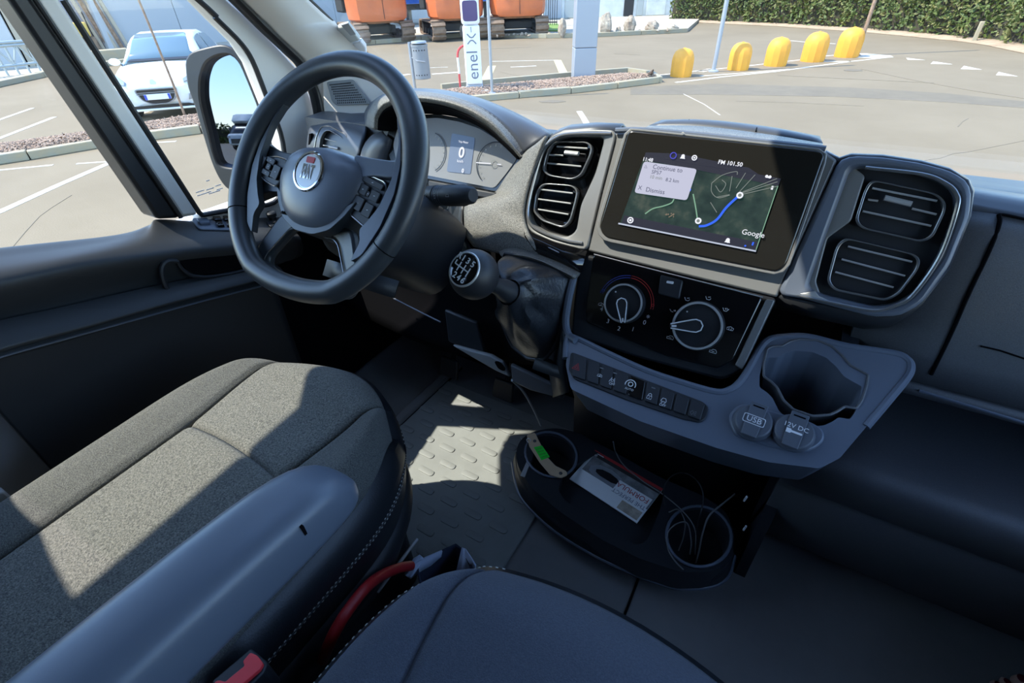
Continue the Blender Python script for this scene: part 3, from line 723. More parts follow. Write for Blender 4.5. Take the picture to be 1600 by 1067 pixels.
    MB().prism(fillet([Vector((.01, -.66, .25)), Vector((.01, .66, .25)), Vector((.01, .5, .30)), Vector((.01, -.5, .30))], .02), (.03, 0, 0)).build('air_dam', 'car black', r, local=True)
    MB().box(-.1, .045, -.62, .62, .20, .245).build('front_splitter', 'car white', r, local=True, bevel=.02)
    em = MB().prism(fillet([Vector((.035, -.055, .665)), Vector((.035, .05, .665)), Vector((.025, .065, .70)), Vector((.01, .02, .755)), Vector((.01, -.04, .75)), Vector((.03, -.06, .70))], .012), (.012, 0, .006)); em.build('emblem', 'satin silver', r, local=True)
    MB().prism([Vector((x, y, z)) for x, y, z in ((-.95, -.6, .985), (-.95, .6, .985), (-1.02, .55, 1.02), (-1.02, -.55, 1.02))], (.0, 0, .01)).build('wiper_cowl', 'car black', r, local=True)
    return r
pc = G(264, 188); car(pc + Vector((0, 0, 0)), math.radians(-42), 'white hatchback parked facing the van behind the mulch bed').scale = (.9, .9, .9)
# ================================================================== what the door mirror sees far behind
mh = thing('motorhome', 'white motorhome standing far behind, seen in the door mirror', 'motorhome', (-6.0, -50, GZ), None, math.radians(28))
def mb_box(a, n, m, **k): MB().box(*a).build(n, m, mh, local=True, **k)
mb_box((-1.12, 1.12, -6.0, -1.3, .45, 2.95), 'living_body', 'hall white', bevel=.12)
mb_box((-1.0, 1.0, -1.35, .55, .40, 1.35), 'cab_lower', 'hall white', bevel=.2, seg=4)
MB().loft([[Vector((x * w, y, z)) for x in (-1, -.6, 0, .6, 1)] for y, z, w in ((.12, 1.3, .98), (-.35, 1.85, .92), (-.8, 2.2, .86))]).build('windscreen', 'car black', mh, local=True, solid=.03)
mb_box((-.95, .95, -1.4, -.75, 1.3, 2.25), 'cab_upper', 'hall white', bevel=.08)
MB().loft([[Vector((x * w, y, z)) for x in (-1, 0, 1)] for y, z, w in ((-.75, 2.15, .95), (-.55, 2.4, 1.0), (-1.0, 2.85, 1.05), (-1.5, 2.95, 1.1))]).build('roof_fairing', 'hall white', mh, local=True, solid=.05)
mb_box((-.7, .7, .5, .58, .55, .95), 'grille', 'car black', bevel=.04)
for sx in (-1, 1):
    mb_box((sx * .82 - .16, sx * .82 + .16, .46, .56, .95, 1.2), 'headlamp', 'headlamp', bevel=.05)
    MB().lathe([(.1, -.12), (.34, -.12), (.34, .12), (.1, .12)], Matrix.Translation((sx * .92, -.35, .34)) @ Matrix.Rotation(math.pi / 2, 4, 'Y'), 20).build('tyre', 'tyre', mh, local=True)
    MB().lathe([(.1, -.12), (.34, -.12), (.34, .12), (.1, .12)], Matrix.Translation((sx * .92, -4.4, .34)) @ Matrix.Rotation(math.pi / 2, 4, 'Y'), 20).build('tyre', 'tyre', mh, local=True)
    mb_box((sx * 1.25 - .1, sx * 1.25 + .1, -.5, -.4, 1.4, 1.85), 'door_mirror', 'car black', bevel=.04)
    mb_box((sx * 1.121 - .01, sx * 1.121 + .01, -4.4, -2.6, 1.5, 2.1), 'side_window', 'car glass', bevel=.004)
rt = thing('tree_line', 'far green tree line reflected in the door mirror', 'trees', (-25, -80, GZ))
mb = MB(); V = []; F = []; rnd = random.Random(5)
for k in range(5200):
    x = rnd.uniform(-60, 10); hh = 2.2 + 1.3 * mnoise.noise(Vector((x * .11, 0, 0))) + (1.5 if -21 < x < -14 else 0); c = Vector((x, -80 - rnd.uniform(0, 3), GZ + rnd.uniform(0, hh)))
    l = rnd.uniform(.15, .4); d = Vector((rnd.gauss(0, 1), rnd.gauss(0, 1), rnd.gauss(0, 1))).normalized(); e = d.cross(UP).normalized() * l
    n = len(V); V += [c - d * l, c + e, c + d * l, c - e]; F.append((n, n + 1, n + 2, n + 3))
mesh('foliage', V, F, 'leaf', rt, flat=True, kind='stuff', fix=False)
MB().loft([[Vector((x, -81.5, GZ + z * (1.6 + mnoise.noise(Vector((x * .11, 0, 0)))))) for x in range(-60, 11, 2)] for z in (0, .6, 1)]).build('hedge_core', 'hedge wood', rt, solid=.5)
# ================================================================== THE CAB SHELL
def V3(*a): return Vector(a)
floor = MB().box(-.95, .95, -1.4, 1.05, -.06, 0).build('floor', 'floor rubber', flat=True); structure(floor, 'dark grey rubber cab floor', 'floor')
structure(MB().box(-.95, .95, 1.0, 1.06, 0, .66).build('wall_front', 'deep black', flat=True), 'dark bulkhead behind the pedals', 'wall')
structure(MB().box(-.96, .96, -1.46, -1.4, 0, 1.46).build('wall_rear', 'headliner', flat=True), 'grey partition behind the seats', 'wall')
structure(MB().prism([V3(-.98, y, z) for y, z in ((-1.4, 0), (-.02, 0), (-.06, .64), (-.11, .72), (-.44, 1.40), (-.44, 1.46), (-1.4, 1.46))], (.10, 0, 0)).build('wall_left', 'black plastic', bevel=.02), 'grey side trim behind the driver door', 'wall')  # unseen; front edge slanted to bound the sun patch on the seat
structure(MB().box(.86, .98, -1.4, -.15, 0, 1.46).build('wall_right', 'headliner', bevel=.02), 'grey side trim behind the passenger door', 'wall')
# unseen roof; added peak and driver-side opening shaped to steer sun onto the dash
mb = MB()
for b in ((-1.0, -.95, -1.46, .90), (-.23, 1.0, -1.46, .90), (-.95, -.23, -1.46, .285), (-.95, -.23, .54, .90)): mb.box(b[0], b[1], b[2], b[3], 1.46, 1.54)
structure(mb.build('ceiling', 'headliner', flat=True), 'unseen grey cab roof with an added peak and gap that shape the sunlight', 'ceiling')
vz = thing('sun_blocking_board', 'grey sun blocking board added unseen at the driver side window', 'sun blocking board', (-.90, .05, 1.28))  # unseen board added, lower edge cut to shape sun on seat and floor
MB().prism([V3(-.885, y, z) for y, z in ((-.26, 1.44), (-.22, 1.42), (-.05, 1.29), (.11, 1.15), (.27, 1.03), (.355, 1.008), (.36, 1.44))], (-.015, 0, 0)).build('board', 'pale grey plastic', vz, bevel=.006)
MB().tube([V3(-.88, .34, 1.44), V3(-.88, -.22, 1.44)], .007, 8).build('hinge_rod', 'black plastic', vz)
structure(MB().tube([V3(-.80, .285, 1.45), V3(.80, .285, 1.45)], .012, 8).build('trim_1', 'seal rubber'), 'black header seal above the windscreen', 'trim')
# ---- driver door
R0 = [X(-.925, 0, 388), X(-.925, 185, 368), X(-.925, 236, 352), X(-.925, 247, 343)]
outer = [R0[0] + (R0[0] - R0[1]) * 2.2, R0[0], R0[1], R0[2], R0[3], X(-.925, 312, 346), X(-.925, 362, 342), X(-.925, 420, 339), X(-.925, 462, 339)]
I0 = [X(-.85, 0, 425), X(-.85, 120, 402), X(-.85, 200, 391), X(-.85, 250, 384.5)]
inner = [I0[0] + (I0[0] - I0[1]) * 2.0, I0[0], I0[1], I0[2], I0[3], X(-.85, 292, 380), X(-.85, 335, 377), X(-.85, 380, 373), X(-.85, 462, 361)]
mid = [a.lerp(b, .5) + UP * .004 for a, b in zip(outer, inner)]
r3 = [p + V3(.012, 0, -.022) for p in inner]; r4 = [p + V3(-.012, 0, -.07) for p in inner]
cr = [X(-.83, -60, 575), X(-.83, -10, 562), X(-.83, 38, 548), X(-.83, 110, 529), X(-.83, 180, 509), X(-.83, 250, 489), X(-.83, 310, 473), X(-.83, 360, 460), X(-.83, 440, 440)]
r5 = [V3(-.86, p.y, p.z + .03) for p in cr]; r6 = cr; r7 = [p + V3(-.03, 0, -.02) for p in cr]; r8 = [V3(-.87, p.y, .02) for p in cr]
door = MB().loft(grid([[p + V3(-.01, 0, -.05) for p in outer], outer, mid, inner, r3, r4, r5, r6, r7, r8], 60, 60)).build('door_1', 'door plastic', solid=.03)
structure(door, 'dark moulded driver door', 'door')
MB().box(-.99, -.955, -.02, 1.0, .05, .60).build('outer_skin', 'car white', door, flat=True)
structure(MB().box(-.93, -.885, .46, 1.05, 0, .54).build('wall_kick', 'deep black', bevel=.02), 'dark kick panel ahead of the driver door', 'wall')
# pull handle, seam
ph = [X(-.838, a, b) for a, b in ((277, 408), (281, 416), (290, 425), (303, 431), (330, 432), (366, 426), (400, 417), (430, 408))]
MB().tube(spline(ph, 30), .0035, 8).build('pull_handle_lip', 'black plastic', door)
MB().tube(spline([X(-.838, a, b) for a, b in ((277, 408), (262, 408), (254, 416), (253, 430), (258, 446), (262, 452))], 20), .005, 8).build('pull_handle_edge', 'black plastic', door)
pk = [X(-.842, a, b) for a, b in ((280, 406), (290, 420), (303, 427), (330, 428), (366, 421), (405, 411), (400, 392), (330, 398))]
MB().prism(pk, (-.004, 0, 0)).build('pull_cup', 'deep black', door)
MB().tube(spline([X(-.828, a, b) for a, b in ((-10, 561), (38, 547), (180, 508), (310, 472), (408, 447))], 24), .0022, 6).build('seam_bead', 'soft plastic', door)
# switch pack on the sill
def sillz(px, py, lift=.004):
    best = None
    for k in range(60):
        x = -.925 + .075 * k / 59; p = X(x, px, py)
        t = k / 59
        for a, b, c, d in zip(outer[4:], outer[5:], inner[4:], inner[5:]):
            u0 = a.lerp(c, t); u1 = b.lerp(d, t)
            if u0.y <= p.y <= u1.y:
                z = u0.z + (u1.z - u0.z) * (p.y - u0.y) / max(u1.y - u0.y, 1e-6)
                if best is None or abs(p.z - z) < best[0]: best = (abs(p.z - z), V3(p.x, p.y, z + lift))
    return best[1] if best else X(-.89, px, py)
sw = [sillz(a, b) for a, b in fillet([Vector(q) for q in ((300, 346), (334, 343), (364, 344), (364, 364), (312, 363))], 6)]
MB().prism(sw, (0, 0, .004)).build('switch_plate', 'soft plastic', door, bevel=.0015)
for q in (((311, 351), (328, 350), (332, 357), (316, 358)), ((335, 346), (347, 345.5), (350, 352), (338, 352)), ((351, 346), (362, 346), (363, 352), (354, 352)), ((340, 355), (351, 355), (354, 361), (343, 361)), ((356, 355), (364, 355), (364, 361), (358, 361))):
    c = [sillz(a, b, .008) for a, b in q]
    MB().prism(c, (0, 0, .007)).build('window_switch', 'gloss black' if q[0][0] > 330 else 'soft plastic', door, bevel=.0015)
kp = [sillz(a, b) for a, b in fillet([Vector(q) for q in ((416, 350), (448, 346), (455, 356), (424, 359))], 4)]
MB().prism(kp, (0, 0, .004)).build('mirror_control_plate', 'black plastic', door, bevel=.001)
kc = sillz(429, 350, .006)
MB().lathe([(.017, 0), (.016, .004), (.009, .006), (.0085, .012), (.011, .014), (.0115, .022), (.009, .025), (.001, .0255)], Matrix.Translation(kc), 20).build('mirror_control_knob', 'black plastic', door)
# ---- door window frame
def L2(p, q, z):
    t = (z - p.z) / (q.z - p.z); return p.lerp(q, t)
ZT = 1.44
def bar(name, mat, x, l0, l1, r0, r1, th, bev=.008):
    a, b, c, d = X(x, *l0), X(x, *l1), X(x, *r0), X(x, *r1)
    lp = [b, d, L2(d, c, ZT), L2(b, a, ZT)]
    return MB().prism(lp, (-th, 0, 0)).build(name, mat, door, bevel=bev)
bar('window_divider', 'pillar grey', -.905, (54, 0), (284, 341), (94, 0), (312, 336), .05)
bar('divider_seal', 'seal rubber', -.895, (14, 0), (246, 343), (52, 0), (284, 341), .06, .012)
MB().tube([L2(X(-.893, 283, 340), X(-.893, 56, 0), ZT), X(-.893, 56, 0), X(-.893, 283, 340)], .0045, 8).build('divider_bead', 'seal rubber', door)
wedge = [(312, 336), (322, 334), (362, 327), (415, 320), (434, 308), (446, 270), (438, 212), (417, 157), (394, 98), (374, 67), (335, 28), (308, 0)]
sedge = [(358, 0), (394, 31), (433, 71), (465, 106), (490, 160), (500, 220), (490, 290), (462, 340), (420, 345), (312, 346)]
we = [X(-.915, *p) for p in wedge]; se = [X(-.915, *p) for p in sedge]
wt = V3(-.905, .395, 1.262); st = V3(-.905, .455, 1.275)
MB().prism(we + [wt, V3(-.905, .30, ZT), V3(-.905, .42, ZT), st] + se, (-.04, 0, 0)).build('window_frame_front', 'pillar grey', door, bevel=.006)
MB().tube(spline([p + V3(.004, 0, 0) for p in [X(-.915, 97, 0), X(-.915, 200, 162), X(-.915, 309, 331)]], 12) + spline([p + V3(.004, 0, 0) for p in we[:6]], 14)[1:] + spline([p + V3(.004, 0, 0) for p in we[5:]] + [wt], 26)[1:], .0055, 8).build('quarter_window_seal', 'seal rubber', door)
MB().prism([V3(-.905, -.41, ZT), V3(-.905, .46, ZT), V3(-.905, .40, ZT + .02), V3(-.905, -.41, ZT + .02)], (-.05, 0, 0)).build('window_frame_top', 'pillar grey', door, bevel=.01)
sp = spline([V3(-.87, .46, 1.275)] + [X(-.89, *p) for p in ((370, 0), (412, 42), (450, 78), (470, 99), (488, 135), (497, 170), (500, 195))], 30)
structure(MB().tube(sp, .015, 10, flat=.8).build('trim_2', 'seal rubber'), 'black rubber door seal along the windscreen pillar', 'trim')
# panes
qw = [X(-.94, 97, 0)] + [X(-.94, 200, 160), X(-.94, 311, 335)] + [X(-.94, *p) for p in wedge[1:]] + [V3(-.94, .40, 1.262)]
win = MB().prism(qw, (-.004, 0, 0)).build('window_3', 'window glass', flat=True); structure(win, 'quarter light of the driver door', 'window')
d0 = [V3(-.935, -.12, .72), outer[1] + V3(-.01, 0, -.02), R0[1] + V3(-.01, 0, -.02), R0[3] + V3(-.01, 0, -.02), L2(X(-.935, 246, 341), X(-.935, 14, 0), ZT), V3(-.935, -.40, ZT)]
for p in d0: p.x = -.935
win = MB().prism(d0, (-.004, 0, 0)).build('window_2', 'window glass', flat=True); structure(win, 'side window of the driver door', 'window')
# etched mark on the quarter light
wm = bpy.data.objects['window_3']
for a, b, s in ((306, 301, 13), (308, 306, 22), (322, 297, 12), (326, 303, 18), (336, 291, 9), (338, 297, 10), (322, 283, 5)):
    strip([X(-.9365, a, b), X(-.9365, a + s, b - s * .32)], .0022, V3(1, 0, 0), .0004).build('etched_mark', 'white print', wm, flat=True)
# ---- windscreen
WSP = Plane((0, 1.22, .70), Vector((0, -.6, -.75)).normalized(), (1, 0, 0))
ws = [V3(-.86, 1.22, .70), V3(.86, 1.22, .70), V3(.785, .27, 1.46), V3(-.785, .27, 1.46)]
structure(MB().prism(ws, V3(0, .6, .75).normalized() * .005).build('window_1', 'window glass', flat=True), 'raked windscreen of the van', 'window')
wsg = bpy.data.objects['window_1']
e = [V3(-.815, .47, 1.295)] + [WSP.at(*p) for p in ((484, 0), (530, 44), (574, 84), (606, 112), (640, 140))]
strip(e, .016, WSP.n, .004).build('black_border', 'seal rubber', wsg, flat=True)
tt = thing('toll_tag', 'white toll tag stuck low on the windscreen beside the pillar', 'toll tag', WSP.at(555, 60))
MB().prism([WSP.at(*p, h=.002) for p in ((528, 37), (545, 31.5), (564, 56), (550, 60))], WSP.n * .012).build('body', 'hall white', tt, bevel=.003)
MB().prism([WSP.at(*p, h=.002) for p in ((552, 61), (565, 58), (573, 68), (574, 80), (562, 72))], WSP.n * .012).build('holder', 'white shell', tt, bevel=.003)
MB().prism([WSP.at(*p, h=.0145) for p in ((533, 39), (544, 35.5), (556, 53), (548, 55))], WSP.n * .001).build('label', 'galvanised', tt)
# ---- windscreen pillar trim with loudspeaker
Lf = [V3(-.865, .26, 1.47), V3(-.865, .47, 1.285)] + [X(-.885, *p) for p in ((384, 0), (433, 50), (476, 93), (496, 135), (507, 180))]
Rt = [V3(-.785, .275, 1.465), V3(-.81, .475, 1.295)] + [WSP.at(*p, h=.003) for p in ((480, 0), (527, 42), (570, 82), (600, 108), (622, 130))]
Md = [a.lerp(b, .5) + V3(.012, -.02, 0) for a, b in zip(Lf, Rt)]
pil = MB().loft(grid([Lf, Md, Rt], 46, 12)).build('trim_3', 'pillar grey', solid=.012); structure(pil, 'light grey windscreen pillar trim with loudspeaker', 'trim')
SPK = Plane(X(-.84, 515, 160), (V3(.35, -.9, .28)), (1, .3, 0))
tri = [SPK.at(*p, h=-.004) for p in ((503, 120), (560, 100), (612, 128), (618, 182), (506, 182))]
MB().prism(tri, SPK.n * -.01).build('loudspeaker_panel', 'pillar grey', pil, bevel=.004)
gq = [SPK.at(*p, h=-.003) for p in fillet([Vector(q) for q in ((511, 128), (552, 124), (581, 163), (526, 165), (519, 158))], 4)]
MB().prism(gq, SPK.n * .003).build('loudspeaker_grille', 'pale grey plastic', pil, bevel=.001)
hole = None
for i in range(15):
    for j in range(9):
        f = .06 + .88 * j / 8; g = .05 + .9 * (i + .5 * (j % 2)) / 15
        a = Vector((513, 131)).lerp(Vector((526, 163)), f); b = Vector((550, 127)).lerp(Vector((578, 161)), f)
        p = SPK.at(*a.lerp(b, g), h=.0002)
        if hole is None:
            hole = MB().lathe([(.0016, 0), (.0016, .0006)], None, 6).build('grille_hole', 'seal rubber', pil, flat=True); q = hole
        else: q = hole.copy(); COL.objects.link(q); q.parent = pil
        q.matrix_basis = SPK.mat(p)
# ---- passenger side, out of the picture but letting light in
structure(MB().box(.88, .96, -.15, 1.0, 0, .66).build('door_2', 'dash plastic', bevel=.03), 'dark passenger door', 'door')
structure(MB().prism([V3(.91, .95, .70), V3(.91, .42, 1.30), V3(.91, .36, 1.30), V3(.91, .87, .70)], (.05, 0, 0)).build('trim_4', 'pillar grey', bevel=.01), 'grey passenger side windscreen pillar', 'trim')
structure(MB().box(.86, .96, -.15, .50, 1.30, 1.46).build('trim_5', 'pillar grey', bevel=.01), 'grey frame above the passenger window', 'trim')
structure(MB().prism([V3(-.95, 1.20, .66), V3(.95, 1.20, .66), V3(.9, 1.75, .30), V3(-.9, 1.75, .30)], (0, 0, -.06)).build('trim_6', 'car white', bevel=.03), 'white bonnet and cowl ahead of the windscreen', 'trim')
# ---- door mirror outside
MN = V3(.44220, -.89020, .10956).normalized(); MC = X(-1.15, 365, 180)
MP = Plane(MC, MN, (0.9, .44, 0))
mr = thing('door_mirror', 'black exterior door mirror seen through the quarter light', 'mirror', MC - V3(0, 0, .16))
go = [Vector(q) for q in ((366, 84), (345, 87), (328, 98), (320, 123), (320, 154), (326, 180), (333, 206), (338, 230), (344, 252), (352, 258), (372, 261), (392, 262), (410, 252), (418, 225), (416, 190), (406, 160), (392, 125), (380, 97))]
gl = MP.loop(fillet(go, 10)); MB().prism(gl, MN * -.004).build('mirror_pane', 'mirror glass', mr, flat=True)
ho = [Vector(q) for q in ((352, 69), (336, 70), (298, 80), (288, 92), (289, 110), (292, 135), (303, 163), (312, 195), (322, 228), (331, 256), (340, 276), (352, 294), (372, 305), (400, 304), (428, 290), (436, 250), (430, 205), (416, 165), (396, 120), (376, 82))]
hl = MP.loop(fillet(ho, 10), .02)
mb = MB(); mb.ring(hl, [p + MN * .022 for p in MP.loop(fillet(go, 10), 0.0)], MN * -.05, 72); mb.build('bezel', 'seal rubber', mr, bevel=.004)
rows = []
hs = resample(hl, 72); ctr = sum(hs, V3(0, 0, 0)) / 72
for h, f in ((-.03, 1.0), (-.07, .97), (-.11, .85), (-.13, .6), (-.135, .2)): rows.append([ctr + (p - ctr) * f + MN * (h) for p in hs])
MB().loft(rows, closed=True, caps=True).build('housing', 'seal rubber', mr)
MB().tube(spline([MP.at(400, 300, -.03), X(-1.05, 415, 312), X(-.96, 430, 318)], 10), .035, 12, flat=.6).build('arm', 'black plastic', mr)
# ================================================================== DASHBOARD
dash = thing('dashboard', 'black moulded van dashboard with screen, vents and climate panel', 'dashboard', (0, .75, 0))
S = tilt(.70, .75, 21)          # screen and vents
H = tilt(.635, .61, 31)         # climate panel
U = Plane((0.07, .56, .548), (0, -math.sin(math.radians(27.5)), math.cos(math.radians(27.5))))   # lower console face
T = Plane((-.44, .755, .765), (0, -math.cos(math.radians(24)), math.sin(math.radians(24))))      # instruments
def F2(pts, r): return [tuple(p) for p in fillet([Vector(q) for q in pts], r)]
def slab(plane, px, h, th, name, mat, parent=dash, r=0, bevel=.003, seg=2, **k):
    lp = plane.loop(F2(px, r) if r else px, h); return MB().prism(lp, plane.n * -th).build(name, mat, parent, bevel=bevel, seg=seg, **k)
def frame(plane, a, b, h, th, name, mat, parent=dash, bevel=.0012, n=72, hb=None):
    return MB().ring(plane.loop(a, h), plane.loop(b, h if hb is None else hb), plane.n * -th, n).build(name, mat, parent, bevel=bevel)
# ---- carrier behind the panels and upper pad
rows = []
for x in (-.86, -.6, -.3, 0, .3, .6, .88):
    rows.append([V3(x, y, z) for y, z in ((1.20, .695), (1.0, .735), (.86, .768), (.80, .765), (.79, .66), (.80, .50), (.92, .30), (1.0, .30), (1.0, .66))])
MB().loft(rows, closed=True, caps=True).build('carrier', 'dash plastic', dash)
def gz(*p): return [Y(c, a, b) for a, b, c in p]
# right half of the upper pad
pad = [[V3(.17, 1.12, .715), V3(.40, 1.10, .715), V3(.62, 1.10, .715), V3(.88, 1.10, .715)],
       [V3(.17, .92, .765), V3(.40, .91, .755), V3(.62, .90, .755), V3(.88, .90, .755)],
       [V3(.17, .80, .80), V3(.40, .79, .782), V3(.62, .78, .78), V3(.88, .78, .78)],
       [V3(.17, .755, .795), V3(.40, .745, .772), V3(.62, .742, .772), V3(.88, .742, .772)]]
MB().loft(grid(pad, 24, 14)).build('upper_pad', 'pad plastic', dash, solid=.02)
# passenger side: fascia, open shelf, lower panel (profile swept along x)
prof = [(.745, .772), (.728, .755), (.716, .72), (.705, .66), (.695, .60), (.690, .560)]
xs = (.30, .40, .52, .66, .88)
MB().loft([[V3(x, y, z) for y, z in prof] for x in xs]).build('glovebox_fascia', 'dash plastic', dash, solid=.02)
def atprof(px, py, lift=.001):
    best = None
    for k in range(80):
        f = k / 79 * (len(prof) - 1); i = min(int(f), len(prof) - 2); t = f - i
        y = prof[i][0] + (prof[i + 1][0] - prof[i][0]) * t; z = prof[i][1] + (prof[i + 1][1] - prof[i][1]) * t
        p = Y(y, px, py); d = abs(p.z - z)
        if best is None or d < best[0]: best = (d, V3(p.x, y - lift, z + lift * .2))
    return best[1]
gap = spline([atprof(a, b) for a, b in ((1564, 329), (1561, 350), (1545, 392), (1515, 455), (1485, 522), (1455, 584))], 26)
MB().tube(gap, .0022, 6).build('glovebox_gap', 'deep black', dash)
MB().tube(spline([atprof(1564, 329), atprof(1580, 333), atprof(1640, 352)], 10), .0016, 6).build('glovebox_gap', 'deep black', dash)
MB().tube([atprof(1531, 542), atprof(1560, 549), atprof(1610, 562)], .0012, 6).build('handle_slot', 'deep black', dash)
MB().tube([Y(.688, 1436, 610), Y(.688, 1600, 660), Y(.688, 1700, 690)], .002, 6).build('fascia_lip', 'soft plastic', dash)
lz = .407
shelf = [(.69, .555), (.74, .545), (.84, .52), (.85, .43), (.70, lz - .004), (.66, lz), (.652, lz - .003), (.65, lz - .012), (.655, lz - .03), (.668, .335), (.672, .330), (.670, .318), (.70, .22), (.78, .06), (.84, .0)]
MB().loft([[V3(x, y, z) for y, z in shelf] for x in (.29, .4, .6, .88)]).build('open_shelf', 'dash plastic', dash, solid=.015, ang=60)
MB().tube([Y(.668, 1490, 857), Y(.668, 1600, 897), Y(.668, 1680, 926)], .0016, 6).build('lower_seam', 'soft plastic', dash)
MB().box(.29, .31, .68, .86, .0, .60).build('shelf_end', 'black plastic', dash)
# ---- centre fascia round the screen
slab(S, [(961, 207), (1000, 206), (1290, 236), (1309, 250), (1262, 357), (1214, 465), (1060, 428), (917, 392), (938, 300)], 0, .05, 'centre_fascia', 'grey trim', r=5, bevel=.004)
scr = slab(S, [(982, 203), (1282, 236), (1289, 243), (1228, 414), (1214, 425), (945, 371), (936, 356)], .014, .02, 'screen_bezel', 'bezel black', r=9, bevel=.004, seg=3)
so = F2([(978, 199), (1286, 232), (1295, 242), (1233, 419), (1217, 431), (940, 376), (930, 358)], 10)
frame(S, so, F2([(982, 203), (1282, 236), (1289, 243), (1228, 414), (1214, 425), (945, 371), (936, 356)], 9), .012, .02, 'bezel_surround', 'grey trim')
# display: satellite map
def mapmat():
    m = bpy.data.materials.new('map screen'); m.use_nodes = True; MATS['map screen'] = m; t = m.node_tree; b = t.nodes['Principled BSDF']
    tc = t.nodes.new('ShaderNodeTexCoord'); n1 = t.nodes.new('ShaderNodeTexNoise'); n1.inputs['Scale'].default_value = 55; n1.inputs['Detail'].default_value = 8
    c1 = t.nodes.new('ShaderNodeValToRGB'); e = c1.color_ramp.elements
    e[0].position = .35; e[0].color = (.010, .028, .025, 1); e[1].position = .75; e[1].color = (.070, .090, .070, 1)
    q = c1.color_ramp.elements.new(.55); q.color = (.022, .048, .040, 1)
    t.links.new(tc.outputs['Object'], n1.inputs['Vector']); t.links.new(n1.outputs['Fac'], c1.inputs[0])
    b.inputs['Base Color'].default_value = (.01, .01, .012, 1); b.inputs['Roughness'].default_value = .18
    t.links.new(c1.outputs[0], b.inputs['Emission Color']); b.inputs['Emission Strength'].default_value = .75
mapmat()
def EM(name, col, s=1.0): return M(name, (.01, .01, .01), .3, emit=(col, s))
EM('lit white', (.8, .82, .9), .8); EM('lit card', (.48, .49, .62), .8); EM('lit ink', (.10, .11, .20), .5); EM('lit bar', (.016, .018, .036), .8); EM('lit blue', (.02, .10, .75), 1.0)
EM('lit green', (.25, .48, .33), .6); EM('lit grey', (.30, .34, .32), .5); EM('lit violet', (.05, .05, .45), 1.0); EM('lit edge', (.45, .5, .62), .8); EM('lit tan', (.40, .30, .22), .4)
D0, D1, D2, D3 = (1009, 238), (1220, 279), (1181, 393), (968, 350)
hS = .0155
disp = slab(S, [D0, D1, D2, D3], hS, .003, 'map_display', 'map screen', scr, bevel=0)
def sp(a, b, u, v):  # point of the display by fractions
    p = Vector(D0).lerp(Vector(D1), u); q = Vector(D3).lerp(Vector(D2), u); return p.lerp(q, v)
def quad(u0, u1, v0, v1, mat, name, dh=.0006, r=0):
    px = [sp(0, 0, u0, v0), sp(0, 0, u1, v0), sp(0, 0, u1, v1), sp(0, 0, u0, v1)]
    return slab(S, [tuple(p) for p in px], hS + dh, .0005, name, mat, scr, r=r, bevel=0)
quad(0, 1, 0, .10, 'lit bar', 'status_bar'); 
slab(S, [(1009, 238), (1060, 240), (1170, 262), (1185, 272), (1130, 264), (1040, 249)], hS + .0008, .0005, 'status_shade', 'lit bar', scr, bevel=0)
quad(.01, .995, .875, .985, 'lit bar', 'navigation_bar')
quad(-.01, 1.0, .985, 1.005, 'lit edge', 'screen_edge', .0008); quad(.994, 1.0, .1, .98, 'lit green', 'screen_edge', .0008)
slab(S, [(1006, 252), (1089, 264), (1073, 313), (991, 301)], hS + .0022, .0012, 'notice_card', 'lit card', scr, r=5, bevel=0)
sxn = math.radians(0)
def stext(s, px, py, size, mat, dh=.0030, align='LEFT', bold=0): return text(s, size, S.mat(S.at(px, py, hS + dh)), mat, scr, depth=.0001, align=align, bold=bold)
stext('Continue to', 1020, 260.5, .0084, 'lit ink'); stext('SP57', 1018, 268.5, .0072, 'lit ink'); stext('10 min', 1015, 276, .0066, 'lit grey'); stext('8.2 km', 1040, 280.5, .0068, 'lit ink')
stext('Dismiss', 1009, 296, .0088, 'lit ink'); stext('X', 997, 293, .008, 'lit ink')
strip([S.at(*p, hS + .003) for p in ((1007, 262), (1009, 258), (1011, 262.6))], .0006, S.n, .0002, True).build('warning_icon', 'lit ink', scr, flat=True)
stext('11:48', 1004, 248.5, .0068, 'lit white', .002, bold=.0001); stext('FM 101.50', 1122, 253, .0072, 'lit white', .002, bold=.0001); stext('Google', 1159, 362, .0095, 'lit white', .002)
def disc(px, py, r, mat, name, dh=.002, n=20, hole=0):
    c = S.at(px, py, hS + dh)
    mb = MB()
    if hole: mb.lathe([(r, 0), (r, .0004), (hole, .0004), (hole, 0), (r, 0)], S.mat(c), n, caps=False)
    else: mb.lathe([(r, 0), (r, .0004)], S.mat(c), n)
    return mb.build(name, mat, scr, flat=True)
disc(1085, 246.5, .0036, 'lit white', 'target_icon', .002, 16, .0022); disc(1085, 246.5, .0012, 'lit white', 'target_icon')
disc(1052, 243, .0045, 'lit violet', 'assistant_icon', .002, 16, .0034)
def bell(px, py, s, mat):
    c = S.at(px, py, hS + .002); return MB().prism([c + S.u * a * s + S.v * b * s for a, b in ((-1, -.7), (1, -.7), (.75, -.2), (.65, .5), (.3, .95), (-.3, .95), (-.65, .5), (-.75, -.2))], S.n * .0003).build('bell_icon', mat, scr, flat=True)
bell(1067, 245, .0034, 'lit white'); bell(1137, 376, .0036, 'lit white'); disc(1137, 378.5, .0009, 'lit white', 'bell_icon')
for a in ((1198, 275.5), (1203, 276.5)): disc(*a, .0018, 'lit white', 'signal_icon')
MB().prism([S.at(*p, hS + .002) for p in ((1197, 277.5), (1204, 273.5), (1202.5, 278.5))], S.n * .0003).build('signal_icon', 'lit white', scr, flat=True)
quad(.955, .97, .115, .165, 'lit white', 'battery_icon', .001)
disc(985, 344, .0046, 'lit white', 'menu_icon', .002, 18, .0030); disc(985, 344, .0018, 'lit white', 'menu_icon')
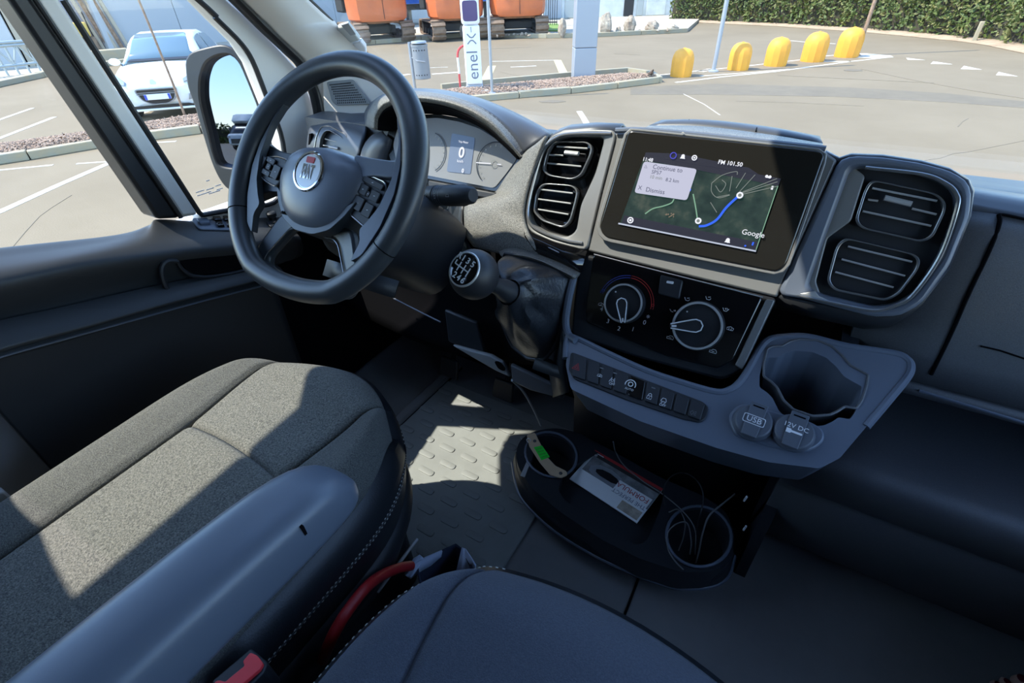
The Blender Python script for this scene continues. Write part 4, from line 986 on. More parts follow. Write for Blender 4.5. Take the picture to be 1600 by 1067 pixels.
quad(.955, .967, .885, .93, 'lit blue', 'microphone_icon', .001); disc(1164.5, 384, .0012, 'lit blue', 'microphone_icon')
def road(pts, w, mat, name='map_road', dh=.0012): return strip(spline([S.at(*p, hS + dh) for p in pts], 6 * len(pts)), w, S.n, .0002).build(name, mat, scr, flat=True)
road([(1092, 353.5), (1104, 352), (1120, 343), (1135, 324), (1154, 306)], .0030, 'lit blue', 'route', .0016)
road([(1083, 303), (1087, 324), (1090, 344)], .0016, 'lit green'); road([(1008, 334), (1020, 326), (1036, 322), (1049, 317), (1053, 311)], .0016, 'lit green')
for k, r_ in enumerate([[(1112, 286), (1128, 274), (1150, 268), (1152, 273)], [(1140, 299), (1144, 275)], [(1150, 294), (1165, 270)], [(1155, 300), (1180, 273)], [(1158, 302), (1215, 284)], [(1158, 304), (1214, 291)], [(1160, 300), (1214, 279)], [(1112, 286), (1112, 300), (1122, 309), (1140, 305)], [(1118, 290), (1126, 300), (1134, 288), (1128, 281)], [(1110, 316), (1120, 332)], [(1140, 304), (1120, 308)]]): road(r_, .0008, 'lit grey', 'map_road', .0010)
for k in range(14): disc(1045 + random.uniform(-5, 8), 336 + random.uniform(-3, 4), .0009, 'lit tan', 'map_settlement', .0012, 6)
for p in ((1156, 305), (1091, 345)): disc(*p, .0042, 'lit white', 'map_pin', .0022, 18); disc(*p, .0022, 'lit grey', 'map_pin', .0027, 12)
quad(.375, .405, .36, .39, 'lit blue', 'map_marker', .001)
slab(S, [(1067, 205.5), (1070, 208.5), (1064, 208)], .0146, .0004, 'bezel_mark', 'satin silver', scr, bevel=0)
# ---- top cap behind the screen
capf = [Y(.745, 1005, 201), Y(.745, 1090, 206), Y(.745, 1190, 219), Y(.745, 1284, 231)]
capt = [Y(.775, 1014, 196), Y(.775, 1095, 197), Y(.775, 1195, 209), Y(.775, 1286, 224)]
capb = [V3(a.x + .01, .90, a.z + .012 - .03) for a in capt]
capm = [Y(.80, 1034, 187), Y(.80, 1100, 187), Y(.80, 1195, 198), Y(.80, 1281, 214)]
capd = [V3(a.x, 1.05, .72) for a in capt]
capz = [p + V3(0, .004, -.05) for p in capf]
MB().loft([spline(r_, 16) for r_ in (capz, capf, capt)]).build('cap_front_strip', 'grained plastic', dash, solid=.006)
MB().loft([spline(r_, 16) for r_ in (capt, capm, [p + V3(0, .06, -.012) for p in capm], capd)]).build('top_cap', 'pad plastic', dash, solid=.01)
MB().loft([[r_[-1] for r_ in (capz, capf, capt, capm, capd)], [r_[-1] + V3(.004, 0, -.06) for r_ in (capz, capf, capt, capm, capd)]]).build('cap_side', 'pad plastic', dash, solid=.006)
for a in ((1077, 184, 1074, 199), (1183, 195, 1181, 206)): MB().tube([Y(.80, a[0], a[1] + 3), Y(.776, a[2], a[3] - 1)], .0009, 6).build('cap_seam', 'deep black', dash)
MB().tube(spline([S.at(962, 204, .004), S.at(1005, 203.5, .004), S.at(1100, 212, .004), S.at(1290, 233, .004)], 20), .004, 8).build('fascia_lip', 'soft plastic', dash)
# ---- vents
def vent(name, plane, loop, slats, tab, h, rr=9, depth=.035, label=None):
    lp = F2(loop, rr); c = sum((Vector(p) for p in lp), Vector((0, 0))) / len(lp)
    ins = [tuple(c + (Vector(p) - c) * .93) for p in lp]
    v = frame(plane, lp, ins, h, .010, name, 'dark chrome', bevel=.0012)
    MB().ring(plane.loop(ins, h - .004), plane.loop([tuple(c + (Vector(p) - c) * .86) for p in lp], h - depth), plane.n * -.004, 48).build('throat', 'gloss black', v)
    MB().prism(plane.loop(ins, h - depth), plane.n * -.003).build('throat_back', 'deep black', v)
    for a, b in slats:
        p, q = plane.at(*a, h - .004), plane.at(*b, h - .004)
        MB().tube([p, q], .0013, 6).build('slat_edge', 'satin silver', v)
        MB().prism([p - plane.v * .0012, q - plane.v * .0012, q + plane.v * .0010, p + plane.v * .0010], plane.n * -.018 ).build('slat', 'gloss black', v)
    if tab:
        p, q = plane.at(*tab[0], h + .001), plane.at(*tab[1], h + .001)
        MB().tube([p, q], .0042, 10, flat=.8).build('slat_tab', 'satin silver', v)
    return v
# right pod
rp = [(1311, 250), (1330, 243), (1380, 245), (1440, 254), (1485, 266), (1512, 281), (1520, 300), (1516, 340), (1485, 416), (1440, 476), (1408, 494), (1365, 496), (1250, 466), (1214, 462), (1262, 357)]
rin = [(1330, 262), (1378, 262), (1440, 272), (1476, 285), (1494, 300), (1496, 325), (1470, 400), (1428, 460), (1400, 476), (1366, 480), (1290, 462), (1262, 450), (1290, 370)]
frame(S, F2(rp, 10), F2(rin, 10), .004, .07, 'right_vent_pod', 'soft plastic', bevel=.005, hb=.001)
MB().prism(S.loop(F2(rin, 10), -.016), S.n * -.02).build('vent_recess', 'black plastic', dash)
slab(S, [(1314, 256), (1332, 260), (1352, 275), (1330, 345), (1293, 372), (1275, 440), (1282, 460), (1224, 458)], -.004, .02, 'vent_cheek', 'grey trim', r=5)
tr = [S.at(*p, .004) for p in ((1352, 262), (1440, 272), (1477, 286), (1494, 302), (1495, 326), (1469, 400), (1427, 460), (1400, 477), (1364, 485), (1300, 473), (1250, 462))]
MB().tube(spline(tr, 60), .0022, 8).build('vent_trim', 'dark chrome', dash)
MB().prism([S.at(*p, .0045) for p in ((1249, 459), (1274, 455), (1280, 463), (1300, 472))], S.n * -.004).build('vent_trim_foot', 'satin silver', dash, bevel=.001)
vent('air_vent', S, [(1360, 282), (1372, 282), (1464, 302), (1479, 315), (1478, 330), (1458, 372), (1440, 379), (1345, 357), (1335, 345), (1351, 295)], [((1363, 294), (1464, 314)), ((1356, 312), (1372, 314)), ((1425, 326), (1463, 335)), ((1348, 330), (1455, 353))], ((1382, 309), (1424, 319)), -.004)
vent('air_vent', S, [(1318, 372), (1330, 373), (1430, 397), (1439, 405), (1436, 420), (1406, 460), (1385, 471), (1302, 454), (1291, 440), (1306, 385)], [((1325, 385), (1425, 409)), ((1315, 405), (1414, 431)), ((1305, 425), (1396, 449))], None, -.004)
# underside of the right pod
MB().loft([S.loop([(1216, 464), (1290, 481), (1365, 497), (1408, 494), (1440, 477), (1486, 417)], -.004), [p + V3(0, .03, -.035) for p in S.loop([(1216, 464), (1290, 481), (1365, 497), (1408, 494), (1440, 477), (1486, 417)], -.004)], [p + V3(0, .09, -.05) for p in S.loop([(1216, 464), (1290, 481), (1365, 497), (1408, 494), (1440, 477), (1486, 417)], -.004)]]).build('right_pod_underside', 'black plastic', dash, solid=.006)
MB().loft([S.loop([(1440, 254), (1485, 266), (1512, 281), (1520, 300), (1516, 340), (1485, 416)], -.002), [p + V3(.012, .05, -.012) for p in S.loop([(1440, 254), (1485, 266), (1512, 281), (1520, 300), (1516, 340), (1485, 416)], -.002)], [p + V3(.018, .12, -.05) for p in S.loop([(1440, 254), (1485, 266), (1512, 281), (1520, 300), (1516, 340), (1485, 416)], -.002)]]).build('right_pod_side', 'pad plastic', dash, solid=.006)
tp_ = [(1290, 238), (1311, 249), (1330, 243), (1380, 245), (1440, 254), (1485, 266), (1512, 281)]
MB().loft([S.loop(tp_, -.002), [p + V3(0, .012, .0) for p in S.loop(tp_, -.002)], [p + V3(0, .10, -.045) for p in S.loop(tp_, -.002)]]).build('right_pod_top', 'pad plastic', dash, solid=.006)
# left pod
lp_ = [(862, 211), (880, 205), (920, 202), (961, 203), (962, 212), (940, 296), (917, 392), (868, 380), (830, 364), (820, 350), (818, 328), (828, 285), (846, 232)]
lin_ = [(868, 217), (885, 213), (940, 213), (944, 218), (930, 270), (907, 320), (900, 362), (885, 371), (850, 362), (830, 350), (825, 330), (832, 290), (848, 235)]
frame(S, F2(lp_, 8), F2(lin_, 8), .004, .07, 'left_vent_pod', 'grey trim', bevel=.004, hb=.0)
MB().prism(S.loop(F2(lin_, 8), -.016), S.n * -.02).build('vent_recess', 'gloss black', dash)
MB().tube(spline([S.at(*p, .004) for p in ((955, 209), (900, 209), (872, 214), (850, 234), (833, 288), (825, 328), (829, 350), (850, 364), (885, 376), (910, 380))], 60), .0026, 8).build('vent_trim', 'dark chrome', dash)
slab(S, [(946, 214), (958, 214), (938, 296), (914, 385), (888, 376), (905, 352), (912, 318), (928, 280)], .000, .02, 'vent_cheek', 'grey trim', r=4)
vent('air_vent', S, [(862, 222), (876, 220), (918, 221), (926, 229), (922, 244), (908, 274), (894, 281), (856, 275), (846, 266), (852, 240)], [((870, 229), (918, 232)), ((858, 242), (880, 243)), ((855, 255), (908, 260))], ((883, 238), (904, 240)), -.002, rr=7)
vent('air_vent', S, [(846, 287), (858, 286), (894, 289), (903, 297), (900, 312), (891, 346), (880, 357), (845, 345), (832, 330), (836, 300)], [((845, 296), (895, 302)), ((841, 311), (892, 318)), ((841, 327), (888, 335))], None, -.002, rr=7)
pu_ = [(817, 335), (821, 352), (832, 366), (868, 382), (918, 394)]
MB().loft([S.loop(pu_, .0), gz((815, 352, .667), (820, 372, .656), (838, 395, .648), (872, 409, .644), (909, 426, .640))]).build('left_pod_underside', 'gloss black', dash, solid=.006)
MB().loft([S.loop([(846, 234), (862, 211), (880, 205), (920, 202), (962, 203)], .0), [p + V3(0, .03, .003) for p in S.loop([(846, 234), (862, 210), (880, 204), (920, 201), (962, 203)], .0)], [p + V3(0, .12, -.045) for p in S.loop([(846, 234), (862, 210), (880, 204), (920, 201), (962, 203)], .0)]]).build('left_pod_top', 'pad plastic', dash, solid=.006)
# ---- climate panel
slab(H, [(908, 395), (1214, 466), (1160, 580), (1128, 594), (1000, 560), (892, 524), (896, 470)], 0, .05, 'climate_surround', 'black plastic', r=8, bevel=.004)
slab(H, [(927, 396), (1192, 464), (1146, 562), (1122, 576), (1040, 556), (914, 503), (916, 470)], .006, .01, 'climate_panel', 'gloss black', r=7, bevel=.002)
slab(H, [(1197, 467), (1211, 469), (1160, 578), (1148, 571)], .005, .01, 'climate_edge', 'grey trim', r=3, bevel=.002)
MB().tube([H.at(928, 397, .0065), H.at(985, 412, .0065), H.at(1192, 464.5, .0065)], .0008, 6).build('climate_edge_line', 'grey print', dash)
def dial(px, py, r, ang, label):
    c = H.at(px, py, .006); m = H.mat(c)
    d = MB().lathe([(r * 1.05, 0), (r * 1.05, .006), (r * .99, .014), (r * .90, .0145), (r * .88, .011), (.001, .011)], m, 48).build('climate_dial', 'black plastic', dash)
    d['label'] = label
    MB().lathe([(r * 1.0, .0140), (r * .99, .0158), (r * .91, .0158), (r * .90, .0140), (r, .0140)], m, 48, caps=False).build('dial_ring', 'satin silver', d)
    R_ = m @ Matrix.Rotation(ang, 4, 'Z')
    lp = [Vector((x * r, y * r, .011)) for x, y in ((1.05, .10), (.2, .26), (0, .28), (-.18, .2), (-.26, 0), (-.18, -.2), (0, -.28), (.2, -.26), (1.05, -.10))]
    MB().prism([R_ @ p for p in lp], H.n * .011).build('pointer', 'black plastic', d, bevel=.001)
    lt = [R_ @ Vector((p.x * .97 + r * .01, p.y * .93, .0222)) for p in lp[1:-1]]
    MB().tube([R_ @ Vector((r * 1.02, r * .09, .0222))] + lt + [R_ @ Vector((r * 1.02, -r * .09, .0222))], .0009, 6).build('pointer_trim', 'white print', d)
    MB().prism([R_ @ Vector((x * r, y * r, .0222)) for x, y in ((.78, -.04), (.98, -.04), (.98, .04), (.78, .04))], H.n * .0006).build('pointer_mark', 'white print', d)
    a2 = ang + math.radians(150)
    MB().lathe([(.0012, .011), (.0012, .0122)], m @ Matrix.Translation((math.cos(math.radians(140)) * r * .72, math.sin(math.radians(140)) * r * .72, 0)), 8).build('dial_dot', 'white print', d)
    return d
s = mpp(H.at(1030, 490))
dial(977, 474, 30.5 * s, math.radians(-70), 'left climate dial for heat and fan')
dial(1091, 509, 35.5 * s, math.radians(-164), 'right climate dial for air direction')
def htext(t, px, py, size, mat='white print', ang=0): return text(t, size, H.mat(H.at(px, py, .0064), ang), mat, dash, depth=.0001)
for t_, px, py in (('4', 940, 483), ('3', 950, 502), ('2', 967, 513.5), ('1', 989, 514.5), ('0', 1007, 504)): htext(t_, px, py, .0095)
htext('*', 1012, 497, .012)
def harc(px, py, r, a0, a1, w, mat, name='dial_scale'):
    c = H.at(px, py, .0062); pts = [c + (H.u * math.cos(math.radians(a)) + H.v * math.sin(math.radians(a))) * r for a in [a0 + (a1 - a0) * k / 20 for k in range(21)]]
    return strip(pts, w, H.n, .0002).build(name, mat, dash, flat=True)
for rr_ in (41, 44.5):
    harc(977, 474, rr_ * s, 172, 95, .0007, 'blue print'); harc(977, 474, rr_ * s, 93, 2, .0007, 'red print')
for p, m_ in (((943, 454), 'blue print'), ((1020, 477), 'red print')):
    c = H.at(*p, .0062); MB().lathe([(.0021, 0), (.0021, .0002), (.0014, .0002), (.0014, 0), (.0021, 0)], H.mat(c), 12, caps=False).build('dial_scale', m_, dash, flat=True)
def icon(plane, px, py, size, h, kind, parent=dash, mat='white print'):
    c = plane.at(px, py, h); u, v, n = plane.u * size, plane.v * size, plane.n; mb = MB(); w = size * .16
    def ln(*pts, closed=False): 
        q = strip([c + u * a + v * b for a, b in pts], w, n, .0002, closed); mb.add(q.V, q.F)
    if kind == 'face': ln((-.9, .2), (-.3, -.4), (.3, -.4)); ln((.2, .1), (.9, .1)); ln((.6, .4), (.9, .1), (.6, -.2))
    elif kind == 'feet': ln((-.9, .4), (-.4, -.4), (.4, -.4), (.7, .1)); ln((-.2, .3), (.5, .5))
    elif kind == 'both': ln((-.9, .4), (-.4, -.4), (.3, -.4), (.8, .4)); ln((-.3, .5), (.1, 0)); ln((.1, .6), (.5, .2))
    elif kind == 'defrost': ln((-.8, -.5), (-.9, .1), (0, .5), (.9, .1), (.8, -.5), closed=True); ln((-.3, -.6), (-.3, .1)); ln((.3, -.6), (.3, .1))
    elif kind == 'car': ln((-1, -.4), (-1, .1), (-.5, .2), (-.2, .6), (.6, .6), (1, .1), (1, -.4), closed=True); ln((-.3, 0), (.4, 0))
    elif kind == 'lock': ln((-.6, -.8), (.6, -.8), (.6, .1), (-.6, .1), closed=True); ln((-.4, .1), (-.4, .6), (0, .9), (.4, .6), (.4, .1)); ln((0, -.5), (0, -.2))
    elif kind == 'lane': ln((-.9, -.8), (-.4, .9)); ln((.9, -.8), (.4, .9)); ln((-.3, -.5), (.3, -.5), (.3, .3), (-.3, .3), closed=True)
    elif kind == 'skid': ln((-.7, 0), (-.4, .7), (.4, .7), (.7, 0), (.7, -.3), (-.7, -.3), closed=True); ln((-.5, -.9), (-.2, -.5)); ln((.3, -.9), (.6, -.5))
    elif kind == 'lamp': ln((-.3, -.8), (-.9, 0), (-.3, .8), (.1, 0), closed=True); ln((.3, .5), (1, .6)); ln((.3, 0), (1, 0)); ln((.3, -.5), (1, -.6))
    elif kind == 'warn': ln((-.9, -.7), (.9, -.7), (0, .9), closed=True); ln((-.4, -.35), (.4, -.35), (0, .35), closed=True)
    elif kind == 'auto': ln(*[(math.cos(a) * .9, math.sin(a) * .9) for a in [math.pi * k / 10 for k in range(-1, 12)]]); ln(*[(math.cos(a) * .4, math.sin(a) * .4 + .1) for a in [math.pi * k / 5 for k in range(10)]], closed=True)
    elif kind == 'horn': ln((-1, .4), (-.3, .3), (-.3, -.3), (-1, -.4), closed=True); ln((-.2, 0), (.8, .5), (.8, -.5), closed=True)
    elif kind == 'wipe': ln((-.9, -.3), (-.8, .3), (0, .6), (.8, .3), (.9, -.3), closed=True); ln((-.5, -.5), (.3, .2))
    return mb.build('icon', mat, parent, flat=True)
for px, py, k in ((1051, 485, 'face'), (1074, 467.5, 'feet'), (1107, 466, 'feet'), (1134, 484, 'both'), (1141, 513, 'defrost'), (1114, 549, 'car'), (1047, 527.5, 'car'), (939, 476, 'wipe')): icon(H, px, py, 5.0 * s, .0064, k)
bt = slab(H, [(1032, 429), (1067, 438), (1061, 468), (1028, 459)], .011, .008, 'air_conditioning_button', 'black plastic', r=4, bevel=.0015)
slab(H, [(1042, 438.5), (1053, 440), (1052, 444), (1041, 442)], .0114, .0006, 'button_lamp', 'white print', bt, bevel=0, r=1.5); htext('*', 1044, 455, .012, 'grey print')
bpy.context.view_layer.objects.active = None
# ---- lower console face
cf = [(890, 527), (950, 553), (1010, 580), (1070, 600), (1118, 613), (1140, 610), (1156, 598), (1171, 576), (1186, 548), (1200, 531), (1222, 527), (1262, 526), (1320, 541), (1396, 553), (1418, 562), (1427, 572), (1420, 588), (1366, 652), (1312, 716), (1280, 732), (1200, 722), (1120, 700), (1000, 658), (892, 608), (884, 570)]
con = MB().prism(U.loop(F2(cf, 6), 0), (0, .07, -.10)).build('console', 'soft plastic', dash)
cup = [(1199, 545), (1208, 541), (1222, 541), (1234, 534), (1250, 530), (1278, 532), (1300, 541), (1316, 555), (1328, 570), (1342, 578), (1357, 586), (1354, 604), (1347, 626), (1338, 638), (1320, 635), (1310, 642), (1297, 648), (1270, 650), (1240, 640), (1224, 625), (1214, 605), (1206, 597), (1193, 588), (1193, 570)]
cl = U.loop(F2(cup, 3), .02); cut(con, MB().prism(cl, V3(0, .02, -.14)).build('cutter', 'soft plastic'))
m_ = con.modifiers.new('b', 'BEVEL'); m_.width = .006; m_.segments = 3; m_.limit_method = 'ANGLE'; m_.angle_limit = math.radians(50)
wall = U.loop(F2(cup, 3), -.004)
MB().loft([wall, [p + V3(0, .015, -.10) for p in shrink(wall, .008)]], closed=True).build('cup_holder_wall', 'black plastic', dash, solid=.002)
MB().prism([p + V3(0, .015, -.10) for p in shrink(wall, .008)], (0, 0, -.003)).build('cup_holder_base', 'black plastic', dash)
MB().tube(U.loop(F2(cup, 3), .0005), .0016, 6, closed=True).build('cup_holder_rim', 'dash plastic', dash)
for nm_, pa in (('console_lip', ((884, 560), (886, 534), (894, 527), (950, 553), (1010, 580), (1070, 600), (1118, 613), (1140, 610), (1156, 598), (1171, 576), (1186, 548), (1200, 532), (1222, 527), (1262, 527), (1320, 541), (1396, 553), (1416, 562), (1422, 573), (1416, 590), (1385, 628), (1352, 667))),):
    MB().tube(spline([U.at(*q, -.003) for q in pa], 110), .0055, 10).build(nm_, 'soft plastic', dash)
# switch row
sr = slab(U, [(892, 549), (1098, 627), (1108, 636), (1104, 652), (1094, 660), (1068, 655), (980, 625), (897, 592), (888, 578)], .0025, .006, 'switch_row', 'black plastic', r=6, bevel=.001)
ub = [Vector((894, 551)), Vector((1103, 632))]; lb_ = [Vector((892, 586)), Vector((1096, 657))]
fr_ = [0, .115, .215, .315, .43, .555, .665, .775, .885, 1.0]
for k, (a, b) in enumerate(zip(fr_, fr_[1:])):
    q = [ub[0].lerp(ub[1], a + .006), ub[0].lerp(ub[1], b - .006), lb_[0].lerp(lb_[1], b - .008), lb_[0].lerp(lb_[1], a + .008)]
    bq = slab(U, [tuple(p) for p in q], .0055, .005, 'switch', 'gloss black' if k == 4 else 'black plastic', sr, r=2.5, bevel=.0012)
us = mpp(U.at(1000, 600))
for px, py, k, z, mt in ((901, 573, 'warn', 7, 'red print'), (937, 587, 'wipe', 4.5, 'white print'), (957, 594, 'lane', 5.0, 'white print'), (985, 601, 'auto', 9, 'white print'), (1015, 619, 'lock', 5.5, 'white print'), (1037, 626, 'skid', 5.5, 'white print'), (1083, 645, 'lamp', 4.5, 'dim print')): icon(U, px, py, z * us, .0057, k, sr, mt)
text('OFF', .005, U.mat(U.at(956, 600, .0057)), 'white print', sr, depth=.0001); text('AUTO', .0045, U.mat(U.at(983, 608, .0057)), 'white print', sr, depth=.0001); text('OFF', .005, U.mat(U.at(1035, 633, .0057)), 'white print', sr, depth=.0001)
for px, py in ((940, 575), (961, 583), (1021, 606)): slab(U, [(px - 3, py - 1.8), (px + 3, py + .2), (px + 3, py + 1.8), (px - 3, py - .2)], .0058, .0004, 'switch_lamp', 'dim print', sr, bevel=0)
# power sockets
sk = [(1137, 650), (1150, 634), (1164, 629), (1220, 645), (1270, 659), (1289, 672), (1289, 688), (1276, 700), (1256, 707), (1200, 697), (1148, 680)]
slab(U, sk, .003, .006, 'socket_plate', 'soft plastic', r=9, bevel=.003)
for px, py, r, lines, lab in ((1176, 661, 27, (('USB', 0),), 'USB'), (1239, 677, 28, (('12V DC', 1),), '12V')):
    c = U.at(px, py, .004); rr_ = r * mpp(c); m = U.mat(c, math.radians(-3))
    d = MB().lathe([(rr_ * 1.08, 0), (rr_ * 1.08, .003), (rr_ * 1.0, .005), (rr_ * .98, .008), (rr_ * .9, .0095), (.001, .0095)], m, 40).build('socket_cover', 'socket blue', dash)
    tb = [m @ Vector((x * rr_, y * rr_, .0095)) for x, y in ((-.42, -1.0), (.42, -1.0), (.46, 1.1), (-.46, 1.1))]
    MB().prism(tb, U.n * .0022).build('cover_flap', 'socket blue', d, bevel=.001)
    MB().prism([m @ Vector((x * rr_, y * rr_, .0117)) for x, y in ((-.3, .82), (.3, .82), (.3, .9), (-.3, .9))], U.n * .0003).build('flap_slot', 'deep black', d)
    tw = m @ Matrix.Translation((0, 0 if lab == 'USB' else rr_ * .2, .0118))
    text(lines[0][0], .0105 if lab == 'USB' else .0085, tw, 'white print', d, depth=.0001)
    if lab == 'USB': MB().ring([tw @ Vector((x, y, 0)) for x, y in fillet([Vector(q) for q in ((-.013, -.006), (.013, -.006), (.013, .006), (-.013, .006))], .002)], [tw @ Vector((x, y, 0)) for x, y in fillet([Vector(q) for q in ((-.0122, -.0052), (.0122, -.0052), (.0122, .0052), (-.0122, .0052))], .002)], U.n * .0002, 32).build('lettering', 'white print', d, flat=True)
    else:
        t2 = m @ Matrix.Translation((0, -rr_ * .12, .0118)); MB().prism([t2 @ Vector((x * rr_, y * rr_, 0)) for x, y in ((-.42, .13), (-.2, .13), (-.15, .06), (.36, .06), (.4, 0), (.36, -.06), (-.15, -.06), (-.2, -.13), (-.42, -.13))], U.n * .0002).build('lettering', 'white print', d, flat=True)
# console underside, side and lower centre panel with its mark
LC = Plane((.07, .7625, .2975), (0, -.90, -.43))
lcp = [V3(-.10, .61, .46), V3(.30, .61, .46), V3(.30, .70, .30), V3(.27, .72, .05), V3(-.17, .72, .05), V3(-.15, .70, .30)]
MB().loft([[V3(x, y, z) for y, z in ((.585, .475), (.64, .435), (.735, .355), (.79, .24), (.81, .0))] for x in (-.13, -.02, .1, .2, .29)]).build('lower_console', 'black plastic', dash, solid=.02)
for px, py, wv in ((1009, 696, 8), (1011, 701, 7)): strip([LC.at(px - wv, py - 2.5, .0015), LC.at(px + wv, py + 2.5, .0015)], .0018, LC.n, .0003).build('warning_mark', 'dim print', dash, flat=True)
mk = LC.at(1010, 709, .0015); MB().lathe([(.0055, 0), (.0055, .0002), (.0046, .0002), (.0046, 0), (.0055, 0)], LC.mat(mk), 18, caps=False).build('warning_mark', 'dim print', dash, flat=True)
# console left flank ridge
MB().tube(spline([Y(.625, 897, 430), Y(.60, 889, 465), Y(.585, 884, 500), Y(.575, 888, 522), Y(.565, 900, 532)], 24), .006, 10).build('console_ridge', 'soft plastic', dash)
MB().loft([[Y(.64, 900, 425), Y(.61, 888, 470), Y(.585, 882, 520), Y(.56, 884, 575), Y(.57, 890, 612)], [Y(.72, 870, 430), Y(.70, 866, 480), Y(.68, 862, 530), Y(.66, 862, 580), Y(.66, 868, 620)]]).build('console_flank', 'black plastic', dash, solid=.006)
# ================================================================== DRIVER SIDE OF THE DASHBOARD
# hood over the instruments: back row, crest, lip, inner return
hood = [gz((560, 196, .92), (572, 168, .93), (596, 150, .93), (640, 141, .94), (690, 142, .94), (745, 153, .93), (800, 174, .92), (845, 198, .90), (872, 214, .86)),
        gz((570, 196, .80), (577, 168, .80), (597, 148, .80), (640, 138.5, .80), (690, 140, .80), (742, 151, .80), (790, 170, .80), (834, 193, .79), (858, 210, .77)),
        gz((577, 199, .735), (580, 172, .735), (598, 152, .735), (640, 144, .735), (688, 148, .735), (734, 161, .735), (772, 183, .735), (800, 212, .735), (818, 240, .735)),
        gz((583, 202, .715), (585, 178, .715), (601, 160, .715), (640, 152, .715), (686, 156, .715), (729, 169, .715), (766, 191, .715), (794, 219, .718), (815, 244, .722)),
        gz((590, 203, .72), (592, 184, .72), (606, 168, .72), (640, 160, .72), (683, 163, .72), (724, 176, .72), (760, 197, .72), (789, 223, .722), (812, 246, .725)),
        gz((612, 205, .775), (614, 196, .775), (624, 184, .775), (645, 177, .775), (683, 176, .775), (722, 183, .775), (757, 201, .775), (786, 225, .77), (808, 247, .765))]
def net(rows, su, sv): return MB().loft(grid(rows, su, sv))
net(hood[:3], 44, 12).build('instrument_hood', 'pad plastic', dash, solid=.006)
net(hood[1:5], 44, 14).build('hood_lip', 'grained plastic', dash, solid=.004)
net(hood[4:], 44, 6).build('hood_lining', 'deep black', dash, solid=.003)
# instruments
cl_px = [(602, 224), (606, 205), (620, 188), (645, 179), (683, 178), (717, 184), (748, 194), (782, 215), (806, 235), (815, 246), (796, 274), (776, 300), (722, 290), (669, 280), (615, 268)]
cw = slab(T, cl_px, 0, .02, 'instrument_cluster', 'bezel black', r=5, bevel=.001)
M('gauge face', (.20, .20, .195), .35, emit=((.035, .040, .050), .5)); M('gauge centre', (.10, .12, .16), .35, emit=((.06, .10, .19), .5)); EM('gauge line', (.006, .006, .008), .2)
slab(T, [(614, 226), (622, 198), (648, 186), (683, 184), (717, 190), (747, 200), (778, 219), (800, 238), (808, 247), (790, 272), (772, 294), (720, 284), (668, 274), (622, 264)], .002, .002, 'gauge_face', 'gauge face', cw, r=6, bevel=0)
slab(T, [(706, 208), (742, 215), (735, 272), (698, 268)], .003, .001, 'gauge_centre_display', 'gauge centre', cw, r=3, bevel=0)
def tarc(px, py, r, a0, a1, w, mat='gauge line', h=.004, nm='gauge_arc'):
    c = T.at(px, py, h); pts = [c + (T.u * math.cos(math.radians(a)) + T.v * math.sin(math.radians(a))) * r for a in [a0 + (a1 - a0) * k / 30 for k in range(31)]]
    return strip(pts, w, T.n, .0003).build(nm, mat, cw, flat=True)
s = mpp(T.at(720, 240))
tarc(772, 256, 31 * s, 75, 235, .0016); tarc(672, 238, 30 * s, -60, 80, .0018); tarc(772, 256, 5 * s, 0, 360, .0008, 'lit grey')
for k in range(9): 
    a = math.radians(75 - k * 0 + k * 20); c = T.at(772, 256, .004); d = T.u * math.cos(a) + T.v * math.sin(a); strip([c + d * 25 * s, c + d * 28 * s], .0007, T.n, .0003).build('gauge_tick', 'lit grey', cw, flat=True)
    c = T.at(672, 238, .004); a = math.radians(-60 + k * 17); d = T.u * math.cos(a) + T.v * math.sin(a); strip([c + d * 24 * s, c + d * 27 * s], .0007, T.n, .0003).build('gauge_tick', 'lit grey', cw, flat=True)
strip([T.at(744, 254, .0045), T.at(767, 255.5, .0045)], .0014, T.n, .0004).build('gauge_needle', 'lit white', cw, flat=True); strip([T.at(777, 256.5, .0045), T.at(783, 257, .0045)], .0012, T.n, .0004).build('gauge_needle', 'lit white', cw, flat=True)
def ttext(t_, px, py, size, bold=0): return text(t_, size, T.mat(T.at(px, py, .0045)), 'lit white', cw, depth=.0001, bold=bold)
ttext('0', 721, 239, .026, .0006); ttext('km/h', 719, 252, .007); ttext('0', 723, 267, .010, .0004); ttext('Trip Meter', 724, 222, .005)
slab(T, [(669, 281), (776, 301), (770, 312), (668, 296)], .012, .03, 'cluster_sill', 'black plastic', bevel=.003)
# grained panel from the instruments down to the console
gp_ = [gz((808, 252, .745), (822, 236, .722), (838, 224, .708), (852, 212, .70)),
       gz((790, 276, .735), (806, 268, .712), (820, 262, .700), (836, 254, .695)),
       gz((772, 301, .725), (792, 296, .705), (808, 294, .69), (825, 288, .685)),
       gz((744, 312, .705), (770, 312, .69), (795, 314, .68), (819, 318, .675)),
       gz((727, 320, .695), (760, 328, .678), (790, 332, .672), (818, 338, .668)),
       gz((725, 340, .68), (760, 348, .668), (792, 354, .660), (824, 360, .658)),
       gz((728, 368, .668), (762, 376, .655), (795, 382, .650), (834, 382, .648)),
       gz((740, 386, .660), (770, 394, .648), (800, 400, .644), (842, 404, .642))]
net(gp_, 16, 36).build('grained_side_panel', 'grained plastic', dash, solid=.006)
# closing surface left of it (column side)
net([gz((727, 322, .70), (725, 350, .685), (734, 384, .664), (745, 392, .66)), gz((700, 318, .78), (700, 350, .77), (712, 392, .76), (720, 405, .75))], 12, 6).build('panel_return', 'black plastic', dash, solid=.005)
